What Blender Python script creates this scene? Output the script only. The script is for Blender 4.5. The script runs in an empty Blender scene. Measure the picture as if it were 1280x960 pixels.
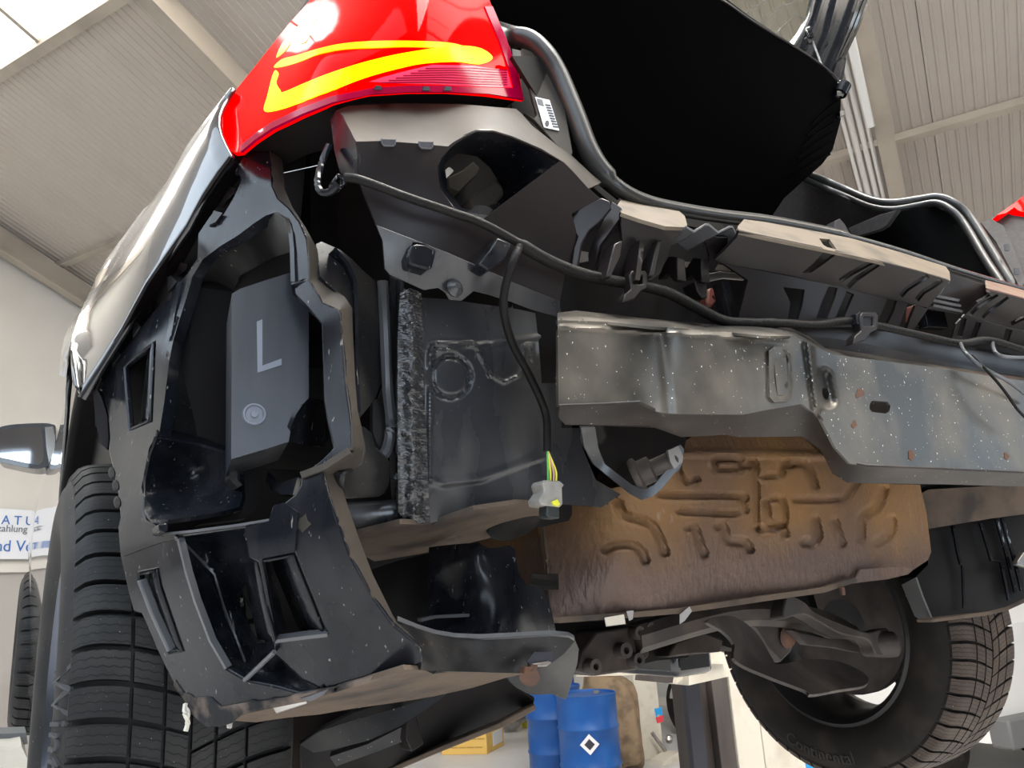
import bpy, bmesh, math, random
import numpy as np
from mathutils import Vector, Matrix
from mathutils.geometry import delaunay_2d_cdt
random.seed(7)

# ------------------------------------------------------------------ camera
scene = bpy.context.scene
COL = scene.collection
CAM = np.array([-.9912, -.5624, 1.5])
YAW, PIT, ROL, FPX = math.radians(32.74), math.radians(14.6), math.radians(-3.528), 989.65
_fw = np.array([math.sin(YAW)*math.cos(PIT), math.cos(YAW)*math.cos(PIT), math.sin(PIT)])
_rt = np.array([math.cos(YAW), -math.sin(YAW), 0.0])
_up = np.cross(_rt, _fw)
RT = _rt*math.cos(ROL)+_up*math.sin(ROL)
UP = -_rt*math.sin(ROL)+_up*math.cos(ROL)
cd = bpy.data.cameras.new('camera')
cam = bpy.data.objects.new('camera', cd); COL.objects.link(cam)
m = Matrix.Identity(4)
for i in range(3):
    m[i][0], m[i][1], m[i][2], m[i][3] = RT[i], UP[i], -_fw[i], CAM[i]
cam.matrix_world = m
cd.sensor_width = 36; cd.lens = 36*FPX/1280; cd.clip_start = .02; cd.clip_end = 200
scene.camera = cam

# ------------------------------------------------------------------ world, light, exposure
w = bpy.data.worlds.new('world'); scene.world = w; w.use_nodes = True
bg = w.node_tree.nodes['Background']; bg.inputs[0].default_value = (.80, .90, 1, 1); bg.inputs[1].default_value = 1.0
vs = scene.view_settings
vs.view_transform = 'Standard'; vs.look = 'None'; vs.exposure = 0.38; vs.gamma = 1; vs.use_curve_mapping = False

TH = math.radians(118.4)            # hall axes: U along the ridge, V down the roof slope
U = np.array([math.cos(TH), math.sin(TH), 0]); V = np.array([math.sin(TH), -math.cos(TH), 0])
SL = .335
FZ = -.3                            # workshop floor
def roofz(v): return 5.65-SL*(v-3.07)
def H(u, v, z): return U*u+V*v+np.array([0, 0, z])

def area(name, loc, target, sx, sy, power, col):
    d = bpy.data.lights.new(name, 'AREA'); d.shape = 'RECTANGLE'; d.size = sx; d.size_y = sy; d.energy = power; d.color = col
    o = bpy.data.objects.new(name, d); COL.objects.link(o)
    o.location = loc; o.rotation_euler = (Vector(target)-Vector(loc)).to_track_quat('-Z', 'Z').to_euler()
    return o
# daylight through the ridge skylight; unseen lamp row inferred from the cable shadow
area('skylight_daylight', H(1.0, 1.05, roofz(1.05)-.12), H(1.0, 1.05-.33, 0), 1.5, 14.0, 1700, (1, .965, .90))
area('lamp_row_light', H(-3.2, 2.2, 4.4), H(-.3, .3, 1.6), 1.6, .5, 30, (1, .93, .82))

# ------------------------------------------------------------------ pixel -> place helpers
def ray(x, y): return _fw+RT*((x-640)/FPX)+UP*((480-y)/FPX)
def at(x, y, Y): d = ray(x, y); return CAM+d*((Y-CAM[1])/d[1])
def atX(x, y, X): d = ray(x, y); return CAM+d*((X-CAM[0])/d[0])
def atZ(x, y, Z): d = ray(x, y); return CAM+d*((Z-CAM[2])/d[2])
def onU(x, y, u): d = ray(x, y); return CAM+d*((u-CAM@U)/(d@U))

def tps(ctrl):
    """smooth depth (car Y) over the picture plane from a few known points"""
    if isinstance(ctrl, (int, float)): return lambda x, y: ctrl
    c = np.array(ctrl, float); n = len(c); X = c[:, :2]/100
    if n < 4:
        A = np.c_[np.ones(n), X]; s = np.linalg.lstsq(A, c[:, 2], rcond=None)[0]
        return lambda x, y: s[0]+s[1]*x/100+s[2]*y/100
    def k(r2): return np.where(r2 > 1e-12, .5*r2*np.log(np.maximum(r2, 1e-12)), 0)
    D = ((X[:, None]-X[None])**2).sum(-1)
    A = np.zeros((n+3, n+3)); A[:n, :n] = k(D)+np.eye(n)*.02; A[:n, n] = 1; A[:n, n+1:] = X; A[n, :n] = 1; A[n+1:, :n] = X.T
    s = np.linalg.solve(A, np.r_[c[:, 2], 0, 0, 0])
    def f(x, y):
        x, y = np.asarray(x, float), np.asarray(y, float); q = np.stack([x.ravel(), y.ravel()], -1)/100
        r2 = ((X[None]-q[:, None])**2).sum(-1)
        o = k(r2)@s[:n]+s[n]+q@s[n+1:]
        return float(o[0]) if x.ndim == 0 else o.reshape(x.shape)
    return f

def pip(x, y, poly):
    ins = False; j = len(poly)-1
    for i in range(len(poly)):
        xi, yi = poly[i][:2]; xj, yj = poly[j][:2]
        if (yi > y) != (yj > y) and x < (xj-xi)*(y-yi)/(yj-yi)+xi: ins = not ins
        j = i
    return ins
def segd(x, y, a, b):
    dx, dy = b[0]-a[0], b[1]-a[1]; L = dx*dx+dy*dy
    t = 0 if L == 0 else max(0, min(1, ((x-a[0])*dx+(y-a[1])*dy)/L))
    return math.hypot(x-a[0]-t*dx, y-a[1]-t*dy)
def catmull(pts, n=6, closed=True):
    pts = [np.array(p, float) for p in pts]; N = len(pts); out = []
    rng = range(N) if closed else range(N-1)
    for i in rng:
        if closed: p0, p1, p2, p3 = pts[i-1], pts[i], pts[(i+1) % N], pts[(i+2) % N]
        else: p0, p1, p2, p3 = pts[max(i-1, 0)], pts[i], pts[i+1], pts[min(i+2, N-1)]
        for k in range(n):
            t = k/n
            out.append(.5*((2*p1)+(-p0+p2)*t+(2*p0-5*p1+4*p2-p3)*t*t+(-p0+3*p1-3*p2+p3)*t**3))
    if not closed: out.append(pts[-1])
    return out
def dens(poly, step):
    out = []
    for i in range(len(poly)):
        a, b = poly[i], poly[(i+1) % len(poly)]
        L = math.hypot(b[0]-a[0], b[1]-a[1]); n = max(1, int(L/step))
        for k in range(n): out.append((a[0]+(b[0]-a[0])*k/n, a[1]+(b[1]-a[1])*k/n))
    return out
def ell(cx, cy, rx, ry, rot=0, n=20):
    c, s = math.cos(math.radians(rot)), math.sin(math.radians(rot))
    return [(cx+rx*math.cos(t)*c-ry*math.sin(t)*s, cy+rx*math.cos(t)*s+ry*math.sin(t)*c) for t in [2*math.pi*k/n for k in range(n)]]

# ------------------------------------------------------------------ objects
def link(name, me, mat, parent=None, smooth=True, auto=math.radians(38)):
    o = bpy.data.objects.new(name, me); COL.objects.link(o)
    if mat is not None: me.materials.append(mat)
    if parent is not None:
        o.parent = parent; o.matrix_parent_inverse = Matrix.Translation(parent.matrix_basis.translation if parent.type == 'EMPTY' else (0, 0, 0)).inverted()
    if smooth and len(me.polygons):
        me.polygons.foreach_set('use_smooth', [True]*len(me.polygons))
        try: me.set_sharp_from_angle(angle=auto)
        except Exception: pass
    return o
def from_bm(name, bm, mat, parent=None, smooth=True, auto=math.radians(38)):
    me = bpy.data.meshes.new(name); bm.to_mesh(me); bm.free()
    return link(name, me, mat, parent, smooth, auto)
def empty(name, loc=(0, 0, 0)):
    o = bpy.data.objects.new(name, None); COL.objects.link(o); o.location = loc; o.empty_display_size = .1
    return o
def tag(o, label=None, cat=None, group=None, kind=None):
    if label: o['label'] = label
    if cat: o['category'] = cat
    if group: o['group'] = group
    if kind: o['kind'] = kind
    return o

def skin(name, outer, ctrl, mat, parent=None, holes=(), th=.004, ext=None, step=14, relief=None, bevel=.0012, smooth=False, hsmooth=False, auto=38):
    """a sheet part: outline and openings followed point by point, every point at its own depth, with real thickness"""
    f = ctrl if callable(ctrl) else tps(ctrl)
    if smooth: outer = [tuple(p) for p in catmull(outer, 5)]
    holes = [[tuple(p) for p in catmull(h, 5)] if hsmooth else h for h in holes]
    rings = [dens(outer, step)]+[dens(h, max(3, step*.6)) for h in holes]
    pts, edges = [], []
    for r in rings:
        b = len(pts); pts += r; edges += [(b+i, b+(i+1) % len(r)) for i in range(len(r))]
    seg = [(r[i], r[(i+1) % len(r)]) for r in rings for i in range(len(r))]
    sa = np.array([s[0] for s in seg]); sb = np.array([s[1] for s in seg]); sd = sb-sa; sl = np.maximum((sd**2).sum(1), 1e-9)
    xs = [p[0] for p in outer]; ys = [p[1] for p in outer]
    y = min(ys)+step*.5; k = 0
    while y < max(ys):
        x = min(xs)+step*.5*(k % 2)
        while x < max(xs):
            if pip(x, y, rings[0]) and not any(pip(x, y, h) for h in rings[1:]):
                q = np.array([x, y]); t = np.clip(((q-sa)*sd).sum(1)/sl, 0, 1)
                if (((sa+sd*t[:, None]-q)**2).sum(1)).min() > (step*.45)**2: pts.append((x, y))
            x += step
        y += step*.87; k += 1
    vo, eo, fo, *_ = delaunay_2d_cdt([Vector(p) for p in pts], edges, [], 0, 1e-5)
    vx = np.array([p.x for p in vo]); vy = np.array([p.y for p in vo])
    vY = np.broadcast_to(np.asarray(f(vx, vy), float), vx.shape).copy()
    for (pl, wd, dp, *fl) in (relief or ()):
        best = np.full(vx.shape, 1e9)
        for i in range(max(1, len(pl)-1)):
            a, b = np.array(pl[i]), np.array(pl[min(i+1, len(pl)-1)]); d = b-a; L = max(d@d, 1e-9)
            t = np.clip(((vx-a[0])*d[0]+(vy-a[1])*d[1])/L, 0, 1)
            best = np.minimum(best, np.hypot(vx-a[0]-t*d[0], vy-a[1]-t*d[1]))
        flat = fl[0] if fl else 0
        t = np.clip((best-flat)/max(wd-flat, 1e-6), 0, 1)
        vY += dp*(1-t*t*(3-2*t))
    P = [Vector(at(x, y, Y)) for x, y, Y in zip(vx, vy, vY)]
    bm = bmesh.new(); bv = [bm.verts.new(p) for p in P]
    for t in fo:
        cx = sum(vo[i].x for i in t)/len(t); cy = sum(vo[i].y for i in t)/len(t)
        if not pip(cx, cy, rings[0]) or any(pip(cx, cy, h) for h in rings[1:]): continue
        n = (P[t[1]]-P[t[0]]).cross(P[t[2]]-P[t[0]])
        tt = t if n.dot(P[t[0]]-Vector(CAM)) < 0 else list(reversed(t))
        try: bm.faces.new([bv[i] for i in tt])
        except ValueError: pass
    for q in [q for q in bm.verts if not q.link_faces]: bm.verts.remove(q)
    bm.normal_update()
    if th or ext is not None:
        front = list(bm.faces); vv = list(bm.verts)
        back = {q: bm.verts.new(q.co+(Vector(ext) if ext is not None else -q.normal*th)) for q in vv}
        be = [e for e in bm.edges if len(e.link_faces) == 1]
        loops = []
        for e in be:
            l = e.link_loops[0]; loops.append((l.vert, l.link_loop_next.vert))
        for a, b in loops: bm.faces.new((b, a, back[a], back[b]))
        for fc in front: bm.faces.new([back[q] for q in reversed(fc.verts)])
    o = from_bm(name, bm, mat, parent, True, math.radians(auto))
    if bevel and (th or ext is not None):
        md = o.modifiers.new('edge', 'BEVEL'); md.width = bevel; md.segments = 2; md.limit_method = 'ANGLE'; md.angle_limit = math.radians(50); md.use_clamp_overlap = True
    return o

def tube(name, pts, r, mat, parent=None, seg=8, smooth=True, n=6, flat=1.0):
    pts = [np.array(p, float) for p in pts]
    if smooth and len(pts) > 2: pts = catmull(pts, n, False)
    bm = bmesh.new(); rings = []; up0 = np.array([.13, .2, .97])
    for i, p in enumerate(pts):
        t = pts[min(i+1, len(pts)-1)]-pts[max(i-1, 0)]; t = t/max(np.linalg.norm(t), 1e-9)
        a = np.cross(t, up0); a /= max(np.linalg.norm(a), 1e-6); b = np.cross(a, t)
        rr = r[min(i*len(r)//len(pts), len(r)-1)] if isinstance(r, (list, tuple)) else r
        rings.append([bm.verts.new(p+a*rr*flat*math.cos(2*math.pi*k/seg)+b*rr*math.sin(2*math.pi*k/seg)) for k in range(seg)])
    for i in range(len(rings)-1):
        for k in range(seg): bm.faces.new((rings[i][k], rings[i][(k+1) % seg], rings[i+1][(k+1) % seg], rings[i+1][k]))
    bm.faces.new(list(reversed(rings[0]))); bm.faces.new(rings[-1])
    bmesh.ops.recalc_face_normals(bm, faces=bm.faces)
    return from_bm(name, bm, mat, parent)
def pxtube(name, pp, r, mat, parent=None, **k): return tube(name, [at(*p) for p in pp], r, mat, parent, **k)

def boxbm(bm, c, size, M=None):
    vs_ = []
    for sx in (-.5, .5):
        for sy in (-.5, .5):
            for sz in (-.5, .5):
                p = Vector((sx*size[0], sy*size[1], sz*size[2]))
                if M is not None: p = M @ p
                vs_.append(bm.verts.new(Vector(c)+p))
    for q in ((0, 1, 3, 2), (4, 6, 7, 5), (0, 4, 5, 1), (2, 3, 7, 6), (0, 2, 6, 4), (1, 5, 7, 3)): bm.faces.new([vs_[i] for i in q])
def box(name, c, size, mat, parent=None, rz=0, bev=.0, M=None):
    bm = bmesh.new(); boxbm(bm, c, size, Matrix.Rotation(rz, 3, 'Z') if M is None else M)
    o = from_bm(name, bm, mat, parent)
    if bev:
        md = o.modifiers.new('edge', 'BEVEL'); md.width = bev; md.segments = 2
    return o
def hexa(name, pts8, mat, parent=None, bev=0):
    """eight corners: bottom ring then top ring"""
    bm = bmesh.new(); q = [bm.verts.new(Vector(p)) for p in pts8]
    for f in ((3, 2, 1, 0), (4, 5, 6, 7), (0, 1, 5, 4), (1, 2, 6, 5), (2, 3, 7, 6), (3, 0, 4, 7)): bm.faces.new([q[i] for i in f])
    bmesh.ops.recalc_face_normals(bm, faces=bm.faces)
    o = from_bm(name, bm, mat, parent)
    if bev:
        md = o.modifiers.new('edge', 'BEVEL'); md.width = bev; md.segments = 2
    return o
def lathe(name, prof, mat, parent=None, origin=(0, 0, 0), axis='Z', seg=48, closed=False, direction=None):
    """profile (r, h) turned about an axis"""
    M = {'Z': Matrix.Identity(3), 'X': Matrix(((0, 0, 1), (1, 0, 0), (0, 1, 0)))}[axis]
    if direction is not None: M = Vector(direction).to_track_quat('Z', 'Y').to_matrix()
    bm = bmesh.new(); R = []
    for k in range(seg):
        a = 2*math.pi*k/seg
        R.append([bm.verts.new(Vector(origin)+M @ Vector((r*math.cos(a), r*math.sin(a), h))) for r, h in prof])
    n = len(prof)
    for k in range(seg):
        for i in range(n if closed else n-1):
            j = (i+1) % n
            try: bm.faces.new((R[k][i], R[(k+1) % seg][i], R[(k+1) % seg][j], R[k][j]))
            except ValueError: pass
    bmesh.ops.remove_doubles(bm, verts=bm.verts, dist=1e-6)
    bmesh.ops.recalc_face_normals(bm, faces=bm.faces)
    return from_bm(name, bm, mat, parent)
def text(name, body, size, mat, parent, M, depth=.0005, warp=None):
    c = bpy.data.curves.new(name, 'FONT'); c.body = body; c.size = size; c.extrude = depth; c.align_x = 'CENTER'; c.align_y = 'CENTER'
    t = bpy.data.objects.new(name, c); COL.objects.link(t)
    dg = bpy.context.evaluated_depsgraph_get(); dg.update()
    me = bpy.data.meshes.new_from_object(t.evaluated_get(dg)); bpy.data.objects.remove(t)
    for q in me.vertices: q.co = warp(q.co) if warp else M @ q.co
    return link(name, me, mat, parent, smooth=False)

# ------------------------------------------------------------------ materials
def mat(name, col, rough=.5, metal=0, coat=0, spec=.5, col2=None, nscale=8, nlo=.45, nhi=.7, bump=None, col3=None, n3=(60, .62, .68), emit=None, estr=0, trans=0, ior=1.45, rough2=None, stretch=(1, 1, 1), crough=.03):
    m = bpy.data.materials.new(name); m.use_nodes = True; nt = m.node_tree; N = nt.nodes; b = N['Principled BSDF']
    def S(k, v): b.inputs[k].default_value = v
    S('Base Color', (*col, 1)); S('Roughness', rough); S('Metallic', metal); S('Coat Weight', coat); S('Coat Roughness', crough); S('Specular IOR Level', spec); S('IOR', ior); S('Transmission Weight', trans)
    if emit: S('Emission Color', (*emit, 1)); S('Emission Strength', estr)
    if col2 or bump or col3:
        tc = N.new('ShaderNodeTexCoord'); mp = N.new('ShaderNodeMapping'); mp.inputs['Scale'].default_value = stretch
        nt.links.new(tc.outputs['Object'], mp.inputs['Vector'])
    last = None
    def ramp(scale, lo, hi, detail=5):
        n = N.new('ShaderNodeTexNoise'); n.inputs['Scale'].default_value = scale; n.inputs['Detail'].default_value = detail; nt.links.new(mp.outputs[0], n.inputs['Vector'])
        r = N.new('ShaderNodeMapRange'); r.inputs['From Min'].default_value = lo; r.inputs['From Max'].default_value = hi; nt.links.new(n.outputs[0], r.inputs[0]); return r.outputs[0]
    if col2:
        x = N.new('ShaderNodeMix'); x.data_type = 'RGBA'; x.inputs['A'].default_value = (*col, 1); x.inputs['B'].default_value = (*col2, 1)
        f = ramp(nscale, nlo, nhi); nt.links.new(f, x.inputs['Factor']); last = x.outputs['Result']
        if rough2 is not None:
            y = N.new('ShaderNodeMapRange'); y.inputs['To Min'].default_value = rough; y.inputs['To Max'].default_value = rough2; nt.links.new(f, y.inputs[0]); nt.links.new(y.outputs[0], b.inputs['Roughness'])
    if col3:
        x = N.new('ShaderNodeMix'); x.data_type = 'RGBA'; x.inputs['A'].default_value = (*col, 1); x.inputs['B'].default_value = (*col3, 1)
        if last: nt.links.new(last, x.inputs['A'])
        nt.links.new(ramp(*n3, 2), x.inputs['Factor']); last = x.outputs['Result']
    if last: nt.links.new(last, b.inputs['Base Color'])
    if bump:
        n = N.new('ShaderNodeTexNoise'); n.inputs['Scale'].default_value = bump[0]; n.inputs['Detail'].default_value = 4; nt.links.new(mp.outputs[0], n.inputs['Vector'])
        bp = N.new('ShaderNodeBump'); bp.inputs['Strength'].default_value = bump[1]; bp.inputs['Distance'].default_value = bump[2] if len(bump) > 2 else .002
        nt.links.new(n.outputs[0], bp.inputs['Height']); nt.links.new(bp.outputs[0], b.inputs['Normal'])
    return m

M_PLAS = mat('black_plastic', (.005, .006, .009), .17, spec=.30, col2=(.022, .022, .025), nscale=24, nlo=.45, nhi=.8, rough2=.36, col3=(.20, .19, .18), n3=(300, .70, .76), bump=(28, .10, .003), stretch=(1, 1, .22))
M_PLASD = mat('dusty_black_plastic', (.011, .011, .012), .32, spec=.35, col2=(.050, .046, .042), nscale=14, nlo=.42, nhi=.8, rough2=.6, col3=(.35, .31, .27), n3=(330, .71, .76), bump=(60, .15, .002))
M_COVER = mat('satin_cover_plastic', (.022, .024, .031), .30, spec=.5, col2=(.050, .053, .062), nscale=26, nlo=.42, nhi=.75, rough2=.42, stretch=(1, 1, .10))
M_CARR = mat('carrier_plastic', (.009, .0065, .0068), .30, spec=.28, col2=(.028, .022, .020), nscale=6, nlo=.45, nhi=.8, rough2=.5, bump=(50, .05, .002))
M_LEDGE = mat('dusty_lit_ledge', (.050, .041, .033), .60, spec=.22, col2=(.026, .023, .020), nscale=16, nlo=.45, nhi=.72, stretch=(1, 1, .4))  # dust, with reflected roof light put into the paler colour of up-facing faces
M_LEDGE2 = mat('tan_lit_dusty_ledge', (.150, .118, .085), .45, spec=.4, col2=(.070, .058, .046), nscale=22, nlo=.48, nhi=.72)  # dust tan, with reflected roof light put into the colour of these tops
M_DBROWN = mat('oily_brown_iron', (.034, .026, .023), .55, spec=.3, col2=(.060, .045, .038), nscale=18)
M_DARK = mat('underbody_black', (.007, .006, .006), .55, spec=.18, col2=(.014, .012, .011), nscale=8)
M_FELT = mat('black_felt', (.004, .004, .004), .98, spec=.05)
M_TRIM = mat('boot_trim', (.045, .042, .043), .85, spec=.2, col2=(.06, .055, .055), nscale=120)
M_PAINT = mat('black_paint', (.010, .011, .013), .25, coat=1, spec=.5, crough=.02)
M_EDC = mat('electrocoat_panel', (.028, .029, .033), .27, spec=.5, coat=.25, col2=(.085, .082, .080), nscale=18, nlo=.45, nhi=.8, rough2=.45, col3=(.16, .15, .14), n3=(420, .72, .78), bump=(120, .06, .002), crough=.15, stretch=(1, 1, .3))
M_BEAM = mat('beam_steel', (.060, .058, .054), .36, metal=.75, spec=.5, col2=(.20, .175, .145), nscale=9, nlo=.42, nhi=.72, rough2=.5, col3=(.9, .86, .78), n3=(330, .715, .74), stretch=(1, 1, .8))
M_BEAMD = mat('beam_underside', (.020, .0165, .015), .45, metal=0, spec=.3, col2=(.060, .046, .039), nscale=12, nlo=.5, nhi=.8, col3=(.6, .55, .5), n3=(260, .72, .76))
M_SEALANT = mat('sealant', (.026, .026, .028), .12, spec=.8, bump=(110, 1.0, .006), stretch=(.4, .4, 1))
M_RUB = mat('seal_rubber', (.026, .025, .024), .30, spec=.6)
M_TYRE = mat('tyre_rubber', (.017, .0165, .017), .6, spec=.25, col2=(.042, .039, .036), nscale=14, nlo=.45, nhi=.8, col3=(.5, .48, .45), n3=(380, .745, .78))
M_TYRE2 = mat('tyre_rubber_dusty', (.017, .0145, .013), .7, spec=.2, col2=(.045, .036, .030), nscale=12, nlo=.45, nhi=.8)
M_RIM = mat('dark_alloy', (.10, .11, .135), .25, metal=.9)
M_RIMS = mat('silver_alloy', (.40, .40, .39), .4, metal=.6)
M_MUFF = mat('heat_shield', (.23, .125, .052), .6, metal=.1, spec=.3, col2=(.145, .085, .052), nscale=5, nlo=.4, nhi=.65, col3=(.26, .19, .15), n3=(60, .66, .78), bump=(110, .7, .004), stretch=(1, 1, .5))
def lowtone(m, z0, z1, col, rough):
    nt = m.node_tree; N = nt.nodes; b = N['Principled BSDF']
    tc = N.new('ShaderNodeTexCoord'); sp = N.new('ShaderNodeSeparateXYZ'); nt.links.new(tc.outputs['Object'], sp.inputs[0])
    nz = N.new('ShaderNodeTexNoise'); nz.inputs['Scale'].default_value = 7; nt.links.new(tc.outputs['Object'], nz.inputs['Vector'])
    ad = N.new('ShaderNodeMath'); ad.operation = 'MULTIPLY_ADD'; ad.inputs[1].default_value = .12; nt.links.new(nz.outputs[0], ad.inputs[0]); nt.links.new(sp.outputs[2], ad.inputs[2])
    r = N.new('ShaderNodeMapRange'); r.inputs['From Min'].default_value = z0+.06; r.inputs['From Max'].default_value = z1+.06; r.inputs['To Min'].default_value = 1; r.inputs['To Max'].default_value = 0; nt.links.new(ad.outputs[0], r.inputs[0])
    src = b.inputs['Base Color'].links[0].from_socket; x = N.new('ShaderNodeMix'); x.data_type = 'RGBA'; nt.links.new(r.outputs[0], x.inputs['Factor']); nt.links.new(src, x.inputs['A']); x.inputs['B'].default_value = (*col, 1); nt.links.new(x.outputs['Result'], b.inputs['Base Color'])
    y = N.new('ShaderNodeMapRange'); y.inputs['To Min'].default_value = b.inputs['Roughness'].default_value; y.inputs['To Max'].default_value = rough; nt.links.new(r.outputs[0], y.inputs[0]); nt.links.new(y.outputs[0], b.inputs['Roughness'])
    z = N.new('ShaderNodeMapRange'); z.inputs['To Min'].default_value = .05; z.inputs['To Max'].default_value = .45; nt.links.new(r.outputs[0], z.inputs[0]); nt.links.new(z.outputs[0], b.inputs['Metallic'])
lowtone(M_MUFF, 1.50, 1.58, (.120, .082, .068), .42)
M_BROWN = mat('brown_road_dust', (.115, .085, .064), .8, spec=.2, col2=(.05, .042, .038), nscale=14, nlo=.45, nhi=.7, bump=(70, .3, .003))
M_ARM = mat('dusty_suspension', (.042, .034, .031), .6, metal=.1, col2=(.095, .075, .062), nscale=14, nlo=.45, nhi=.75, bump=(60, .25, .003))
M_MUD = mat('dried_mud', (.15, .115, .095), .85, spec=.2, col2=(.022, .022, .023), nscale=26, nlo=.44, nhi=.58, bump=(60, .5, .004))
M_RUST = mat('rust', (.11, .05, .030), .8, col2=(.055, .035, .028), nscale=30)
M_STEEL = mat('bare_steel', (.42, .40, .38), .35, metal=.9, col2=(.3, .27, .25), nscale=20)
M_CABLE = mat('cable_tape', (.008, .007, .0065), .5, spec=.2, bump=(160, .6, .002))
M_CONN = mat('grey_connector', (.30, .28, .25), .5, col2=(.22, .2, .18), nscale=60)
M_CONN2 = mat('connector_black', (.03, .035, .035), .3)
M_YEL = mat('yellow_wire', (.75, .72, .05), .4)
M_GRN = mat('green_wire', (.12, .45, .10), .4)
M_PINK = mat('pink_wire', (.65, .35, .30), .4)
M_RED = mat('red_lens', (.75, .0, .0), .06, spec=.06, emit=(1, 0, .0), estr=.6)
M_REDD = mat('red_lens_rim', (.28, .0, .03), .15, spec=.3, emit=(.5, 0, .03), estr=.10)
M_REDP = mat('reverse_lens', (.75, .05, .12), .12, spec=.4, emit=(1, .05, .12), estr=.22)
M_LED = mat('lit_light_guide', (.9, .6, 0), .2, spec=.2, emit=(1, .72, 0), estr=1.1)
M_LED2 = mat('lit_light_guide_orange', (.9, .4, 0), .2, spec=.2, emit=(1, .33, 0), estr=.9)
M_PAPER = mat('label_paper', (.72, .72, .74), .5)
M_INK = mat('ink', (.03, .03, .04), .6)
M_MARK = mat('embossed_mark', (.15, .165, .20), .4)
M_SEAM = mat('seam_edge', (.085, .086, .092), .3)  # pale plastic; on opening rims the skylight glint is put into the colour
M_ORANGE = mat('red_brown_clip', (.13, .034, .022), .5)
# setting
M_ROOF = mat('roof_sheet', (.44, .385, .335), .55, col2=(.40, .345, .30), nscale=.7)
M_PURL = mat('roof_steel', (.40, .345, .28), .6, col2=(.28, .24, .195), nscale=2)
M_WALL = mat('wall_paint', (.62, .585, .53), .8, col2=(.55, .51, .455), nscale=.6)
M_WALLD = mat('dark_wall', (.16, .15, .14), .8, col2=(.11, .10, .095), nscale=.8)
M_WALLL = mat('wall_base', (.40, .37, .34), .8, col2=(.34, .31, .28), nscale=1.5)
M_FLOOR = mat('concrete_floor', (.63, .62, .61), .5, col2=(.47, .44, .41), nscale=.9, nlo=.5, nhi=.72)
M_SKY = mat('skylight_pane', (.9, .9, .88), .4, emit=(1, .98, .93), estr=5.5)
M_GATE = mat('gate_and_pane_glow', (.8, .85, .9), .4, emit=(.70, .84, 1), estr=5.0)
M_ADDGLOW = mat('added_strip_glow', (.8, .85, .9), .4, emit=(.72, .85, 1), estr=2.4)  # glow of the strip added on the far roof slope
M_CREAM = mat('cream_lift_paint', (.62, .57, .48), .45, col2=(.50, .44, .36), nscale=6)
M_BLUE = mat('blue_lift_paint', (.03, .33, .72), .4)
M_DRUM = mat('blue_drum', (.005, .065, .26), .35, spec=.5, col2=(.008, .085, .31), nscale=6)
M_CHAN = mat('dark_channel', (.045, .036, .033), .5, metal=.05, col2=(.10, .083, .074), nscale=6, stretch=(1, 1, .2))
M_BOXY = mat('yellow_carton', (.75, .48, .13), .7, col2=(.68, .42, .10), nscale=4)
M_WHITE = mat('white_paint', (.75, .73, .70), .3, coat=.6)
M_GREY = mat('grey_bumper', (.14, .14, .14), .5)
M_SACK = mat('dusty_brown_cloth', (.24, .165, .10), .85, col2=(.12, .08, .05), nscale=9, bump=(12, .6, .02))
M_GLASS = mat('hatch_glass', (.86, .90, .84), .03, trans=1, ior=1.1, spec=.4)
M_MIRR = mat('mirror_glass', (.5, .52, .55), .03, metal=1)
M_CHROME = mat('chrome', (.8, .8, .78), .1, metal=1)

# ================================================================== the hall
UA, UB, VA, VB, VR = -7.0, 8.5, -8.0, 11.0, .15
def hexUV(name, u0, u1, v0, v1, zf0, zf1, mt, parent=None, bev=0):
    """box along the hall axes; zf0, zf1 give bottom and top height as functions of v"""
    c = [(u0, v0), (u1, v0), (u1, v1), (u0, v1)]
    return hexa(name, [H(a, b, zf0(b)) for a, b in c]+[H(a, b, zf1(b)) for a, b in c], mt, parent, bev)
def rz(v): return roofz(v) if v >= VR else roofz(VR)-SL*(VR-v)
flo = tag(hexUV('floor', UA-1, UB+1, VA-1, VB+1, lambda v: FZ-.2, lambda v: FZ, M_FLOOR), 'pale stained concrete workshop floor', kind='structure')
ceil = tag(hexUV('ceiling', UA, UB+.2, 1.94, VB+.2, lambda v: rz(v)+.02, lambda v: rz(v)+.12, M_ROOF), 'beige ribbed sheet roof of the hall', kind='structure')
hexUV('far_slope', UA, UB+.2, -1.9, VR, lambda v: rz(v)+.02, lambda v: rz(v)+.12, M_ROOF, ceil)
# ribbed roof sheets, one object each, sharing one mesh
bm = bmesh.new(); prof = []
PW = .955; nr = 13; dp = PW/nr
for k in range(nr):
    a = k*dp
    prof += [(a, 0), (a+dp*.62, 0), (a+dp*.70, -.007), (a+dp*.92, -.007)]
prof += [(PW-.004, 0), (PW-.002, .03), (PW, .03)]
r0 = [bm.verts.new(Vector(H(a, 1.94, rz(1.94)+z))) for a, z in prof]; r1 = [bm.verts.new(Vector(H(a, VB, rz(VB)+z))) for a, z in prof]
for i in range(len(prof)-1): bm.faces.new((r0[i], r1[i], r1[i+1], r0[i+1]))
pme = bpy.data.meshes.new('ceiling_panel'); bm.to_mesh(pme); bm.free(); pme.materials.append(M_ROOF)
k = -13
while 5.39+k*PW < UB:
    u0 = 5.39+k*PW
    if u0 > UA:
        o = bpy.data.objects.new('ceiling_panel', pme); COL.objects.link(o); o.location = Vector(U*u0); o.parent = ceil
    k += 1
for vp in (3.69, 5.41, 7.15, 8.9):
    hexUV('purlin', UA, UB, vp-.01, vp+.03, lambda v: rz(v)-.07, lambda v: rz(v)-.004, M_PURL, ceil)
    hexUV('purlin_flange', UA, UB, vp-.03, vp+.03, lambda v: rz(v)-.08, lambda v: rz(v)-.07, M_PURL, ceil)
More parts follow.
